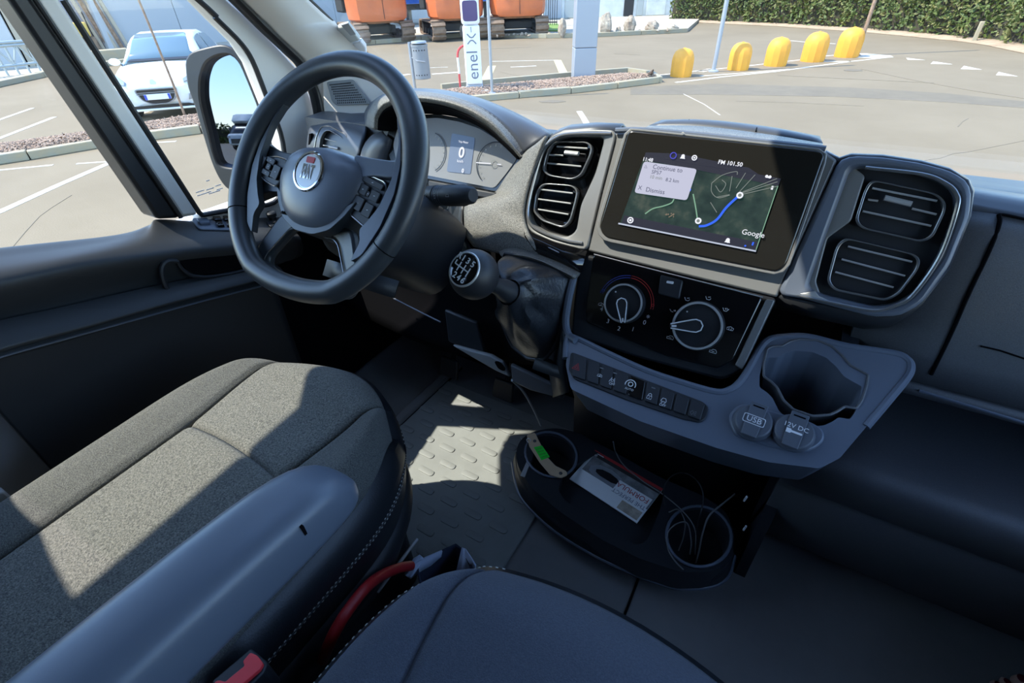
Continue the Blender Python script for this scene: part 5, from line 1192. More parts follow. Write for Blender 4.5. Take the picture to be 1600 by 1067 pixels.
# left end of the dashboard with its vent
lend = [gz((492, 186, .84), (520, 180, .86), (552, 177, .87), (580, 176, .87)),
        gz((484, 200, .79), (512, 192, .80), (545, 192, .80), (574, 198, .80)),
        gz((480, 218, .775), (508, 215, .775), (540, 218, .77), (566, 222, .765)),
        gz((478, 245, .77), (506, 248, .765), (534, 255, .757), (556, 262, .75)),
        gz((476, 290, .77), (500, 300, .76), (526, 312, .75), (548, 320, .74)),
        gz((476, 350, .78), (500, 360, .77), (530, 372, .76), (560, 384, .75))]
net(lend, 20, 30).build('dash_end', 'pad plastic', dash, solid=.006)
VP = Plane(Y(.770, 522, 220), V3(.12, -1, .25), (1, .1, 0))
vent('air_vent', VP, [(506, 204), (513, 202), (534, 214), (540, 222), (536, 245), (528, 262), (500, 255), (497, 235), (500, 215)], [((508, 217), (533, 223)), ((505, 227), (516, 228)), ((503, 240), (533, 246))], ((515, 229), (529, 232)), .004, rr=4, depth=.02)
MB().tube(VP.loop(F2([(502, 198), (514, 196), (540, 210), (546, 222), (541, 247), (532, 268), (495, 260), (491, 235), (495, 212)], 5), .004), .0016, 6, closed=True).build('vent_trim', 'dark chrome', dash)
MB().prism([Y(.772, *p) for p in ((483, 209), (486, 209), (484, 232), (481, 232))], (0, .006, 0)).build('demister_slot', 'deep black', dash)
bs = [gz((560, 262, .745), (566, 232, .75), (580, 212, .755), (598, 204, .76)), gz((572, 270, .725), (576, 240, .73), (588, 220, .735), (602, 210, .745)), gz((592, 282, .725), (596, 250, .73), (604, 228, .735), (610, 216, .745)), gz((608, 290, .75), (610, 258, .75), (614, 236, .755), (616, 222, .76))]
net(bs, 16, 16).build('binnacle_side', 'pad plastic', dash, solid=.005)
# knee panel below the wheel
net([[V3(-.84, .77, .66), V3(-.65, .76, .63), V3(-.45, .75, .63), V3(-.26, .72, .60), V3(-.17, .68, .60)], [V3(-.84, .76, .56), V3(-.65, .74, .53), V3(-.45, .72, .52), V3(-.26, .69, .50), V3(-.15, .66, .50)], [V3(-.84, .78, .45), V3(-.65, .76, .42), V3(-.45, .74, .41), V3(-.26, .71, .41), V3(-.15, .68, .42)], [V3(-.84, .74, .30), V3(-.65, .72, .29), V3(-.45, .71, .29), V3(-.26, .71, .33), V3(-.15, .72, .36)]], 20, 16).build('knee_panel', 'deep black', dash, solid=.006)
MB().tube(spline([Y(.70, 615, 466), Y(.695, 650, 484), Y(.685, 688, 503)], 12), .0018, 6).build('knee_panel_edge', 'soft plastic', dash)
MB().prism([Y(.67, *p) for p in ((694, 484), (745, 505), (760, 560), (700, 534))], (0, .01, 0)).build('coin_tray', 'black plastic', dash, bevel=.004)
# pale lower trims beside the pedals
tr_ = MB().prism([Y(.66, *p) for p in ((706, 540), (735, 548), (766, 556), (786, 568), (797, 590), (775, 580), (740, 560))], (0, .01, 0)).build('lower_side_trim', 'pale grey plastic', dash, bevel=.003)
MB().prism([Y(.659, *p) for p in F2([(772, 564), (780, 564), (791, 576), (788, 580), (779, 576)], 4)], (0, -.001, 0)).build('trim_hole', 'deep black', tr_)
MB().prism([Y(.65, *p) for p in ((797, 570), (830, 586), (880, 610), (880, 624), (828, 610), (800, 596))], (0, .01, 0)).build('lower_side_trim', 'dash plastic', dash, bevel=.003)
MB().tube(spline([Y(.65, 800, 594), Y(.67, 818, 612), Y(.70, 834, 640), Y(.73, 845, 664)], 14), .0042, 8, flat=.6).build('trim_brace', 'pale grey plastic', dash)
# pedals
pd = thing('pedals', 'black pedals in the dark driver footwell', 'pedals', (-.42, .92, 0))
for px, py in ((700, 575), (785, 610)):
    c = Y(.88, px, py); MB().prism([c + V3(a, b * .3, b) for a, b in ((-.035, -.03), (.035, -.03), (.032, .03), (-.032, .03))], (0, .012, -.004)).build('pedal_pad', 'black plastic', pd, bevel=.004)
    MB().tube([c + V3(0, .02, .0), c + V3(0, .08, .10), c + V3(0, .10, .22)], .008, 8).build('pedal_arm', 'machine black', pd)
# ================================================================== STEERING COLUMN, STALK, WHEEL
WS = .905; WC = CP + (V3(-.443, .478, .772) - CP) * WS; wa = math.radians(38)
WP = Plane(WC, (0, -math.cos(wa), math.sin(wa)))
def wv(x, y, h=0.0): return WC + WP.u * (x * WS) + WP.v * (y * WS) + WP.n * (h * WS)
colm = thing('steering_column', 'black steering column shroud behind the wheel', 'steering column', wv(0, 0, -.25))
rows = []
for h, hw, t_, b_ in ((-.055, .055, .035, -.075), (-.10, .085, .045, -.10), (-.16, .095, .05, -.11), (-.24, .09, .05, -.12), (-.30, .08, .045, -.12)):
    rows.append([wv(x * hw, (t_ if y > 0 else -b_) * y, h) for x, y in [(math.copysign(abs(math.cos(a)) ** .6, math.cos(a)), math.copysign(abs(math.sin(a)) ** .6, math.sin(a))) for a in [2 * math.pi * k / 28 for k in range(28)]]])
MB().loft(rows, closed=True, caps=True).build('shroud', 'black plastic', colm)
p0, p1 = Y(.60, 664, 306), Y(.578, 737, 305)
ax = (p1 - p0).normalized(); L_ = (p1 - p0).length; s = mpp(p0)
zx = Vector((0, 0, 1)).rotation_difference(ax).to_matrix().to_4x4(); mx = Matrix.Translation(p0) @ zx
st = MB().lathe([(.008, -.06), (.009, 0), (13 * s, .002), (15 * s, L_ * .12), (15.5 * s, L_ * .30), (14.5 * s, L_ * .31), (14.5 * s, L_ * .5), (15.5 * s, L_ * .51), (15 * s, L_ * .86), (13.5 * s, L_ * .9), (12 * s, L_ * 1.0), (9 * s, L_ * 1.03), (.0005, L_ * 1.03)], mx, 28).build('wiper_stalk', 'black plastic', colm)
for f in (.33, .37, .41, .46): MB().lathe([(15.0 * s, L_ * f), (15.2 * s, L_ * f + .0006), (15.0 * s, L_ * f + .0012)], mx, 28, caps=False).build('stalk_rib', 'soft plastic', st)
qn = (CP - p0).normalized(); qn = (qn - ax * qn.dot(ax)).normalized(); SP_ = Plane(p0 + qn * 15.6 * s, qn, ax)
cc = p0 + ax * L_ * .68 + qn * 15.6 * s
strip([cc + ax * a * .004 + qn.cross(ax) * b * .004 for a, b in ((-.9, -.4), (-.7, .4), (.7, .4), (.9, -.4))], .0006, qn, .0003, True).build('icon', 'grey print', st, flat=True)
for f in (.14, .2, .40): 
    cc = p0 + ax * L_ * f + qn * 15.4 * s
    for b in (-.6, 0, .6): strip([cc + qn.cross(ax) * (b - .15) * .006 - qn * .001 * abs(b), cc + qn.cross(ax) * (b + .15) * .006 - qn * .001 * abs(b)], .0012, qn, .0004).build('icon', 'grey print', st, flat=True)
MB().prism([Y(.60, *p) for p in ((694, 317), (701, 316), (698, 327), (692, 327))], (0, .004, 0)).build('stalk_gap_light', 'pale grey plastic', colm)
MB().loft([[wv(-.02 + x, -.11 - d, -.12 + h) for x, h in ((-.05, 0), (0, .02), (.06, .02), (.12, 0))] for d in (0, .03)]).build('shroud_lip', 'black plastic', colm, solid=.004)

sw_ = thing('steering_wheel', 'black leather steering wheel with round chrome badge', 'steering wheel', WC)
N = 120; RC = .178; pts = []
for k in range(N):
    a = 2 * math.pi * k / N; x = RC * math.cos(a); y = RC * math.sin(a)
    if y < -.155: y = -.155 - (-.155 - y) * .55
    pts.append((x, y))
rows = []
for k, (x, y) in enumerate(pts):
    d = Vector((x, y)).normalized(); a = math.degrees(math.atan2(y, x)); row = []
    grip = .0015 * (math.exp(-((a - 30) / 22) ** 2) + math.exp(-((a - 150) / 22) ** 2))
    for j in range(18):
        b = 2 * math.pi * j / 18; row.append(wv(x + d.x * math.cos(b) * (.0180 + grip), y + d.y * math.cos(b) * (.0180 + grip), math.sin(b) * (.0158 + grip)))
    rows.append(row)
rows.append(rows[0]); MB().loft(rows, closed=True).build('rim', 'wheel leather', sw_)
for a in (158, 22, 205, 335):
    d = V3(math.cos(math.radians(a)), math.sin(math.radians(a)), 0); c = wv(d.x * RC, d.y * RC); e = WP.u * d.x + WP.v * d.y
    MB().tube([c + e * math.cos(b) * .0181 * WS + WP.n * math.sin(b) * .0159 * WS for b in [2 * math.pi * j / 24 for j in range(24)]], .0007, 5, closed=True).build('rim_seam', 'deep black', sw_)
hubo = [(-.088, -.004), (-.078, .030), (-.050, .046), (0, .052), (.050, .046), (.080, .034), (.092, .010), (.086, -.012), (.074, -.040), (.056, -.064), (.03, -.077), (0, -.080), (-.03, -.077), (-.056, -.064), (-.076, -.038)]
hub_l = [Vector(p) for p in resample([Vector((a, b, 0)) for a, b in fillet([Vector(p) for p in hubo], .012)], 64)]
MB().loft([[wv(p.x * f, p.y * f, h) for p in hub_l] for f, h in ((.96, -.055), (1.0, -.03), (1.0, -.012), (.975, -.004), (.90, .006), (.72, .014), (.45, .019), (.2, .021), (.02, .0215))], closed=True, caps=True).build('hub_pad', 'soft plastic', sw_)
low = [Vector((x, y)) for x, y in ((-.086, -.022), (-.074, -.045), (-.052, -.070), (-.02, -.083), (.02, -.083), (.052, -.070), (.074, -.045), (.090, -.018), (.06, -.038), (.03, -.052), (0, -.056), (-.03, -.052), (-.06, -.040))]
MB().loft([[wv(p.x, p.y, h) for p in fillet(low, .008)] for h in (-.05, -.003, .002)], closed=True, caps=True).build('hub_chin', 'wheel leather', sw_, bevel=.002)
# horizontal spokes and button pads
for sg in (-1, 1):
    pl = [(sg * x, y) for x, y in ((.070, .034), (.11, .034), (.150, .042), (.172, .050), (.174, .0), (.168, -.055), (.150, -.050), (.118, -.034), (.09, -.030), (.074, -.038))]
    MB().prism([wv(a, b, -.010) for a, b in fillet([Vector(p) for p in pl], .006)], WP.n * -.018).build('spoke', 'wheel leather', sw_, bevel=.005, seg=3)
    ins = [(sg * x, y) for x, y in ((.086, .022), (.110, .024), (.150, .016), (.160, .006), (.154, -.008), (.120, -.020), (.096, -.024), (.088, -.014))] if sg < 0 else [(.082, .016), (.100, .020), (.124, .016), (.132, .004), (.130, -.022), (.122, -.046), (.110, -.052), (.078, -.040), (.076, -.030)]
    bpn = MB().prism([wv(a, b, -.004) for a, b in fillet([Vector(p) for p in ins], .005)], WP.n * -.012).build('button_pad', 'black plastic', sw_, bevel=.002)
    MB().tube([wv(a, b, -.004) for a, b in fillet([Vector(p) for p in ins], .005)], .0011, 6, closed=True).build('pad_trim', 'dark chrome', bpn)
    c0 = Vector((-.120, .004)) if sg < 0 else Vector((.103, -.012))
    rot = math.radians(-12) if sg < 0 else math.radians(-12)
    offs = [(-.0225, .002, .018, .018), (.020, -.002, .018, .022), (-.001, .0105, .021, .0085), (-.001, -.0105, .021, .0085), (-.001, 0, .011, .0095)] if sg < 0 else [(-.002, .023, .042, .0085), (-.0135, .0085, .0175, .015), (.0115, .0075, .0175, .015), (-.012, -.0125, .020, .020), (.0105, -.0145, .0175, .020), (-.001, .006, .006, .008)]
    for ox, oy, w_, h_ in offs:
        q = [Vector((ox + a * w_ / 2, oy + b * h_ / 2)) for a, b in ((-1, -1), (1, -1), (1, 1), (-1, 1))]
        q = [c0 + Vector((p.x * math.cos(rot) - p.y * math.sin(rot), p.x * math.sin(rot) + p.y * math.cos(rot))) for p in q]
        MB().prism([wv(p.x, p.y, -.0035) for p in fillet(q, .002)], WP.n * .003).build('button', 'black plastic', bpn, bevel=.0008)
        m0 = sum(q, Vector((0, 0))) / 4; MB().prism([wv(m0.x + a, m0.y + b, -.0004) for a, b in ((-.0015, -.0006), (.0015, -.0006), (.0015, .0006), (-.0015, .0006))], WP.n * .0002).build('button_mark', 'grey print', bpn)
MB().prism([wv(a, b, .000) for a, b in fillet([Vector(p) for p in ((.055, .046), (.09, .045), (.130, .046), (.158, .052), (.160, .030), (.136, .022), (.10, .020), (.07, .010))], .008)], WP.n * -.022).build('spoke_wing', 'soft plastic', sw_, bevel=.005, seg=3)
# pale inner insert on the right of the rim, mirrored on the left below
for sg in (-1, 1):
    pl = [(sg * x, y) for x, y in ((.118, .108), (.132, .092), (.150, .040), (.154, .0), (.146, -.048), (.128, -.092), (.110, -.106), (.118, -.075), (.110, -.058), (.120, -.045), (.134, -.02), (.142, .02), (.136, .07))]
    MB().prism([wv(a, b, .004) for a, b in fillet([Vector(p) for p in pl], .006)], WP.n * -.010).build('rim_insert', 'wheel leather' if sg < 0 else 'soft plastic', sw_, bevel=.003)
# lower spoke: a U of two prongs
uo = [(-.078, -.058), (-.116, -.124), (-.110, -.156), (-.05, -.172), (.05, -.172), (.110, -.156), (.116, -.124), (.078, -.058)]
ui = [(-.050, -.078), (-.088, -.134), (-.082, -.150), (-.04, -.157), (.04, -.157), (.082, -.150), (.088, -.134), (.050, -.078)]
MB().ring([wv(a, b, -.014) for a, b in fillet([Vector(p) for p in uo], .014)], [wv(a, b, -.019) for a, b in fillet([Vector(p) for p in ui], .014)], WP.n * -.014, 96).build('lower_spoke', 'wheel leather', sw_, bevel=.004, seg=3)
MB().tube([wv(a, b, -.0165) for a, b in fillet([Vector((p[0] * 1.06, p[1] * 1.01 - .001)) for p in ui], .014)], .0008, 6, closed=True).build('lower_spoke_trim', 'dark chrome', sw_)
# badge
bm_ = WP.mat(wv(0, .004, .020)) @ Matrix.Scale(WS, 4)
bd = MB().lathe([(.0305, -.006), (.0305, .001), (.029, .003), (.0262, .003), (.025, .0015), (.001, .0015)], bm_, 48).build('badge', 'chrome', sw_)
MB().lathe([(.0245, .0015), (.0245, .002), (.001, .002)], bm_, 40).build('badge_field', 'satin silver', bd)
text('FIAT', .0205, bm_ @ Matrix.Translation((0, -.002, .0022)) @ Matrix.Diagonal((.62, 1.45, 1, 1)), 'chrome', bd, depth=.0006, bold=.0004)
MB().prism([bm_ @ Vector((x, y, .0021)) for x, y in fillet([Vector(p) for p in ((-.008, .012), (.008, .012), (.0085, .021), (-.0085, .021))], .002)], WP.n * .0008).build('badge_red_mark', 'red satin', bd)
for sx, t_ in ((-.045, 'horn'), (.047, 'horn')): 
    c = wv(sx, .012, .0125)
    strip([c + WP.u * a * .005 + WP.v * b * .005 for a, b in ((-1, .3), (-.2, .3), (.9, .8), (.9, -.8), (-.2, -.3), (-1, -.3))], .0007, (WP.n + WP.u * sx * 6).normalized(), .0006, True).build('horn_mark', 'deep black', sw_, flat=True)
text('AIRBAG', .0062, WP.mat(wv(-.046, -.062, .0026)), 'deep black', sw_, depth=.0003)
# ================================================================== GEAR LEVER
gl_ = thing('gear_lever', 'round black gear knob with chrome ring on a leather boot', 'gear lever', Y(.60, 835, 520))
kn = Y(.475, 741, 429); nk = Y(.525, 788, 453); axk = (kn - nk).normalized(); s = mpp(kn); r = 39.5 * s
axc = (axk * .45 + (CP - kn).normalized() * .62 + V3(-.30, -.05, .12)).normalized()
mk_ = Matrix.Translation(kn) @ Vector((0, 0, 1)).rotation_difference(axc).to_matrix().to_4x4()
prof = [(.001, -r)] + [(r * math.sin(a), -r * math.cos(a)) for a in [math.pi * k / 20 for k in range(1, 16)]] + [(r * .70, r * .715), (.001, r * .72)]
MB().lathe(prof, mk_, 40).build('knob', 'black plastic', gl_)
MB().lathe([(r * .71, r * .69), (r * .70, r * .74), (r * .675, r * .765), (r * .635, r * .76), (r * .63, r * .70)], mk_, 40, caps=False).build('knob_ring', 'satin silver', gl_)
cap = MB().lathe([(r * .64, r * .70), (r * .635, r * .745), (r * .4, r * .775), (.001, r * .785)], mk_, 36).build('knob_cap', 'gloss black', gl_)
upv = (UP - axc * UP.dot(axc)).normalized(); rt_ = upv.cross(axc).normalized(); 
gm = Matrix(((rt_.x, upv.x, axc.x, 0), (rt_.y, upv.y, axc.y, 0), (rt_.z, upv.z, axc.z, 0), (0, 0, 0, 1))); gm.translation = kn + axc * (r * .787)
gm = gm @ Matrix.Rotation(math.radians(-14), 4, 'Z')
for t_, x, y in (('R', -.48, .34), ('1', -.26, .34), ('3', .0, .34), ('5', .27, .34), ('2', -.2, -.38), ('4', .03, -.38), ('6', .27, -.38)): text(t_, r * .34, gm @ Matrix.Translation((x * r, y * r, 0)), 'white print', cap, depth=.0002, bold=.0002)
for ln in (((-.48, .16), (-.48, 0)), ((-.24, .18), (-.24, -.2)), ((.02, .18), (.02, -.2)), ((.28, .18), (.28, -.2)), ((-.48, 0), (.28, 0))): strip([gm @ Vector((a * r, b * r, 0)) for a, b in ln], r * .05, axc, .0003).build('gate_mark', 'white print', cap, flat=True)
MB().tube([kn - axk * r * .8, kn.lerp(nk, .8), nk, nk - axk * .03], [.013, .012, .0165, .018], 20).build('neck', 'black plastic', gl_)
ring0 = [Y(b, *p) for p, b in (((790, 397), .615), ((815, 402), .62), ((840, 407), .622), ((868, 419), .622), ((892, 433), .62), ((886, 470), .60), ((878, 505), .59), ((868, 540), .585), ((850, 562), .59), ((825, 560), .60), ((800, 540), .61), ((785, 505), .62), ((778, 465), .63), ((780, 425), .625))]
R0_ = resample(ring0, 48)
def nring(c, rad, n=48):
    a0 = (R0_[0] - c); out = []
    e1 = (a0 - axk * a0.dot(axk)).normalized(); e2 = axk.cross(e1); 
    sgn = 1 if e2.dot(R0_[12] - c) > 0 else -1
    return [c + (e1 * math.cos(2 * math.pi * k / n) + e2 * sgn * math.sin(2 * math.pi * k / n)) * rad for k in range(n)]
rows = [R0_]
for t_ in (.12, .3, .5, .7, .85, 1.0):
    top = nring(nk - axk * .012, .020); row = []
    for k in range(48):
        p = R0_[k].lerp(top[k], t_); f = math.sin(math.pi * min(1, t_)) ; w_ = math.sin(k * 48 / 48 * .9 + t_ * 5) * .006 * f + .018 * f
        row.append(p + axk * (w_ - .004 * f) + V3(mnoise.noise(p * 38), mnoise.noise(p * 38 + V3(5, 0, 0)), mnoise.noise(p * 38 + V3(0, 9, 0))) * .012 * f)
    rows.append(row)
MB().loft(rows, closed=True).build('boot', 'leather black', gl_, sub=1)
MB().tube(R0_, .004, 8, closed=True).build('boot_frame', 'black plastic', gl_)
bsr = [gz((779, 393, .645), (800, 386, .65), (838, 396, .645), (872, 409, .640), (907, 426, .636)), gz((784, 401, .612), (806, 398, .615), (840, 406, .616), (869, 419, .615), (898, 434, .612)), gz((787, 408, .618), (808, 406, .621), (840, 413, .622), (867, 425, .620), (894, 440, .617))]
MB().loft([spline(q, 20) for q in bsr]).build('boot_collar', 'grained plastic', gl_, solid=.006)
# ================================================================== SEATS
def seat(xc, hw, y0, y1, zt, ymid, name, label, mats, cr=.07, crL=None, seam=.5, lean=.02, curve=.05, bolster=.016, narrow=.34):
    root = thing(name, label, 'seat', (xc, (y0 + y1) / 2, 0))
    NS, NT = 97, 97; TM = round((ymid - y0) / (y1 - y0) * (NT - 1)) / (NT - 1)
    def P(s, t):
        # rows narrow towards the rounded front, seams flare outwards there
        f = max(0.0, (t - .60) / .40); k = 1 - narrow * f ** 2.6
        sm = seam + .24 * max(0.0, (t - .62) / .38) ** 1.3; a0 = abs(s)
        a = a0 * sm / seam if a0 <= seam else sm + (a0 - seam) * (1 - sm) / (1 - seam); w = math.copysign(a, s)
        yy = y0 + (y1 - y0) * t - curve * (w * w) * t ** 2
        x = xc + w * hw * k
        z = zt + lean * (t - .5) + bolster * (1 / (1 + math.exp(-(a - sm - .12) * 16)))
        z -= .050 * max(0, (a - .80) / .20) ** 2.2 + .050 * max(0, (t - .86) / .14) ** 2
        d1 = (a - sm) * hw; z -= .008 * math.exp(-(d1 / .006) ** 2)
        if a0 <= seam: z -= .006 * math.exp(-((t - TM) * (y1 - y0) / .006) ** 2); z += .008 * (1 - (a0 / seam) ** 2)
        return V3(x, yy, z)
    S_ = [-1 + 2 * i / (NS - 1) for i in range(NS)]; T_ = [j / (NT - 1) for j in range(NT)]
    g = [[P(s, t) for s in S_] for t in T_]
    zones = {'left_bolster': [], 'right_bolster': [], 'front_insert': [], 'rear_insert': []}
    for j in range(NT - 1):
        for i in range(NS - 1):
            s = (S_[i] + S_[i + 1]) / 2; c = (T_[j] + T_[j + 1]) / 2
            z = 'left_bolster' if s < -seam else 'right_bolster' if s > seam else ('front_insert' if c > TM else 'rear_insert')
            zones[z].append((j, i))
    for z, fs in zones.items():
        idx = {}; V = []; F = []
        for j, i in fs:
            q = []
            for a, b in ((j, i), (j, i + 1), (j + 1, i + 1), (j + 1, i)):
                if (a, b) not in idx: idx[(a, b)] = len(V); V.append(g[a][b])
                q.append(idx[(a, b)])
            F.append(tuple(q))
        mesh(z, V, F, mats[1] if 'insert' in z else mats[0], root, solid=.01, ang=80)
    edge = [g[j][0] for j in range(NT)] + [g[-1][i] for i in range(1, NS)] + [g[j][-1] for j in range(NT - 2, -1, -1)] + [g[0][i] for i in range(NS - 2, 0, -1)]
    e = resample(edge, 120); c = sum(e, V3(0, 0, 0)) / 120
    def row(d, z): return [V3(p.x + (p.x - c.x) / max((V3(p.x - c.x, p.y - c.y, 0)).length, .01) * d, p.y + (p.y - c.y) / max((V3(p.x - c.x, p.y - c.y, 0)).length, .01) * d, z if z is not None else p.z + .002) for p in e]
    sk = [row(-.004, None), [p + V3(0, 0, -.012) for p in row(.010, None)], [p + V3(0, 0, -.04) for p in row(.018, None)], row(.018, zt - .10), row(.008, zt - .16), row(-.02, zt - .21)]
    MB().loft(sk, closed=True, caps=False).build('side_cover', mats[2], root)
    MB().loft([row(.012, zt - .15), row(.016, zt - .19), row(-.01, zt - .26)], closed=True).build('valance', 'black plastic', root, solid=.01)
    MB().box(xc - hw * .8, xc + hw * .8, y0 + .06, y1 - .10, 0, zt - .20).build('pedestal', 'black plastic', root, bevel=.02)
    # backrest
    rows = []
    for k, (zz, w_, dpt) in enumerate(((zt - .02, .9, .06), (zt + .06, .98, .075), (zt + .25, 1.0, .07), (zt + .42, .96, .06), (zt + .56, .8, .05), (zt + .60, .6, .03))):
        yb = y0 + .02 - (zz - zt) * .30
        rows.append([V3(xc + hw * w_ * math.copysign(abs(math.cos(a)) ** .5, math.cos(a)), yb - .05 + dpt * math.copysign(abs(math.sin(a)) ** .7, math.sin(a)) + (.02 * abs(math.cos(a)) ** 3 if math.sin(a) > 0 else 0), zz) for a in [2 * math.pi * q / 40 for q in range(40)]])
    MB().loft(rows, closed=True, caps=True).build('backrest', mats[0], root, sub=1)
    MB().box(xc - hw * .5, xc + hw * .5, y0 - .28, y0 - .19, zt + .66, zt + .84).build('headrest', mats[0], root, bevel=.035, seg=3)
    for sx in (-.05, .05): MB().tube([V3(xc + sx, y0 - .22, zt + .55), V3(xc + sx, y0 - .235, zt + .70)], .006, 8).build('headrest_post', 'dark chrome', root)
    return root, sk
def stitches(root, lines, spacing=.0075, ln=.0048, r=.0007):
    mb = MB()
    for ln_ in lines:
        L = sum((a - b).length for a, b in zip(ln_, ln_[1:])); n = int(L / spacing); q = resample(ln_, n * 4, False)
        for k in range(0, n * 4 - 3, 4): mb.tube([q[k], q[k + 1].lerp(q[k + 2], .6)], r, 5)
    return mb.build('stitching', 'thread', root, kind='stuff')
ds, dsk = seat(-.447, .224, -.16, .445, .440, .205, 'driver_seat', 'grey cloth driver seat with armrest and white double stitching', ('seat fabric', 'seat insert fabric', 'seat leatherette'), lean=.03, curve=.065)
# double stitching round the right flank
fl = [V3(p.x, p.y, p.z) for p in [a.lerp(b, .55) for a, b in zip(dsk[2], dsk[3])]]
fl2 = [a.lerp(b, .75) for a, b in zip(dsk[2], dsk[3])]
sel = [k for k in range(120) if fl[k].x > -.33 and fl[k].y > -.12]
def off(p, k): n_ = V3(p.x + .455, (p.y - .12) * .6, 0).normalized(); return p + n_ * .0008
stitches(ds, [[off(fl[k], k) for k in sel], [off(fl2[k], k) for k in sel]])
MB().tube([off(fl[k].lerp(fl2[k], .5), k) + V3(0, 0, 0) for k in sel], .0012, 6).build('seam_welt', 'seat leatherette', ds)
# armrest on the seat's right side
ap = [V3(x, y + .012, z + .022) for x, y, z in ((-.172, -.42, .545), (-.170, -.20, .550), (-.166, 0, .553), (-.163, .08, .553), (-.160, .13, .552), (-.158, .16, .548), (-.157, .178, .540), (-.157, .190, .528))]
asz = [(.044, .042), (.043, .042), (.042, .041), (.041, .039), (.039, .037), (.034, .031), (.025, .022), (.008, .008)]
rows = []
for p, (hw_, hh_) in zip(ap, asz):
    rows.append([p + V3(hw_ * math.copysign(abs(math.cos(a)) ** .62, math.cos(a)), 0, hh_ * math.copysign(abs(math.sin(a)) ** .62, math.sin(a))) for a in [2 * math.pi * k / 32 for k in range(32)]])
MB().loft(rows, closed=True, caps=True).build('armrest', 'soft plastic', ds, sub=1)
q_ = X(-.1235, 474, 828); MB().box(-.128, -.1222, q_.y - .0015, q_.y + .0015, q_.z - .020, q_.z + .006).build('armrest_slot', 'deep black', ds)
MB().tube([V3(-.18, -.30, .53), V3(-.24, -.30, .53)], .022, 16).build('armrest_pivot', 'black plastic', ds)
MB().prism([X(-.685, *p) for p in ((-20, 772), (8, 768), (26, 784), (10, 800), (-20, 802))], (-.02, 0, 0)).build('belt_guide', 'pale grey plastic', ds, bevel=.003)
vb = [X(-.228, *p) for p in ((634, 752), (646, 790), (600, 850), (545, 905), (492, 950), (480, 948), (540, 885), (600, 822), (628, 775))]
ps, psk = seat(.150, .262, -.34, .285, .436, .02, 'passenger_seat', 'navy cloth passenger seat cushion in the foreground', ('seat fabric navy', 'seat fabric navy', 'seat leatherette'), seam=.60, curve=.035, bolster=.006, narrow=.22)
pl = [p for p in psk[0]]
sel = [k for k in range(120) if pl[k].x < .02 and pl[k].y > -.1]
pe = psk[1]
stitches(ps, [[pl[k].lerp(pe[k], .45) + V3(-.0015, .0012, .0035) for k in sel]], spacing=.009, ln=.006, r=.0008)
# ---- buckle
bkp = Z(.42, 372, 1045); 
bk = thing('seat_belt_buckle', 'black seat belt buckle with bright red button beside the armrest', 'buckle', Z(.36, 372, 1045))
MB().prism([Z(.415, *p) for p in F2([(330, 1064), (392, 1012), (418, 1034), (412, 1050), (380, 1082), (340, 1100)], 4)], (0, 0, -.05)).build('housing', 'black plastic', bk, bevel=.004)
MB().prism([Z(.420, *p) for p in F2([(334, 1066), (341, 1062), (352, 1065), (362, 1056), (382, 1040), (379, 1033), (391, 1019), (402, 1024), (411, 1036), (405, 1046), (382, 1066), (350, 1090)], 3)], (0, 0, -.012)).build('release_button', 'red gloss', bk, bevel=.0025, seg=3)
MB().tube([Z(.39, 340, 1075), Z(.30, 320, 1110)], .012, 10, flat=.3).build('stalk', 'seat leatherette', bk)
# ================================================================== FLOOR
mat_ = MB().box(-.60, -.13, .16, .875, 0, .007).build('floor_mat', 'mat rubber', bevel=.003); tag(mat_, 'grey rubber floor mat with oblong pads under the steering wheel', 'floor mat')
pad_ = None
for j in range(13):
    for i in range(7):
        x = -.575 + i * .070 + (.035 if j % 2 else 0); y = .30 + j * .044
        if x > -.165: continue
        if pad_ is None:
            lp = [Vector((x_, y_, 0)) for x_, y_ in fillet([Vector(p) for p in ((-.023, -.0085), (.023, -.0085), (.023, .0085), (-.023, .0085))], .0085, 3)]
            pad_ = MB().loft([lp, [p + V3(0, 0, .0022) for p in lp], [V3(p.x * .9, p.y * .8, .003) for p in lp]], closed=True, caps=True).build('pad', 'mat rubber', mat_, local=True); q = pad_
        else: q = pad_.copy(); COL.objects.link(q); q.parent = mat_
        q.location = (x, y, .007); q.rotation_euler = (0, 0, random.uniform(-.02, .02))
MB().box(-.632, -.60, .10, .95, 0, .018).build('door_sill_rail', 'floor rubber', floor, bevel=.006)
MB().box(-.606, -.5995, .10, .95, 0, .0085).build('mat_gap', 'deep black', floor)
MB().tube([Z(.001, 998, 903), Z(.001, 961, 1000), Z(.001, 930, 1080)], .0028, 6).build('floor_seam', 'deep black', floor)
MB().tube([Z(.001, 1060, 1018), Z(.001, 1030, 1025), Z(.001, 1028, 1035), Z(.001, 1060, 1050)], .0015, 6).build('floor_seam', 'floor rubber', floor)
# ================================================================== STORAGE TRAY
tz = .125
rim = [(806, 702), (815, 684), (838, 672), (870, 668), (905, 676), (960, 706), (1030, 745), (1100, 775), (1136, 800), (1148, 835), (1146, 862), (1136, 880), (1112, 893), (1066, 894), (1000, 873), (940, 843), (876, 800), (830, 762), (808, 728)]
tray = MB().prism([Z(tz, *p) for p in F2(rim, 14)], (0, .004, -.075)).build('storage_tray', 'black plastic')
tag(tray, 'black moulded storage tray with two cup wells under the console', 'tray')
def ell(px, py, rx, ry, ang=0, z=tz + .01, n=36): return [Z(z, px + rx * math.cos(a) * math.cos(ang) - ry * math.sin(a) * math.sin(ang), py + rx * math.cos(a) * math.sin(ang) + ry * math.sin(a) * math.cos(ang)) for a in [2 * math.pi * k / n for k in range(n)]]
cut(tray, MB().prism(ell(861, 710, 40, 33, .35), (0, 0, -.065)).build('cutter', 'black plastic'))
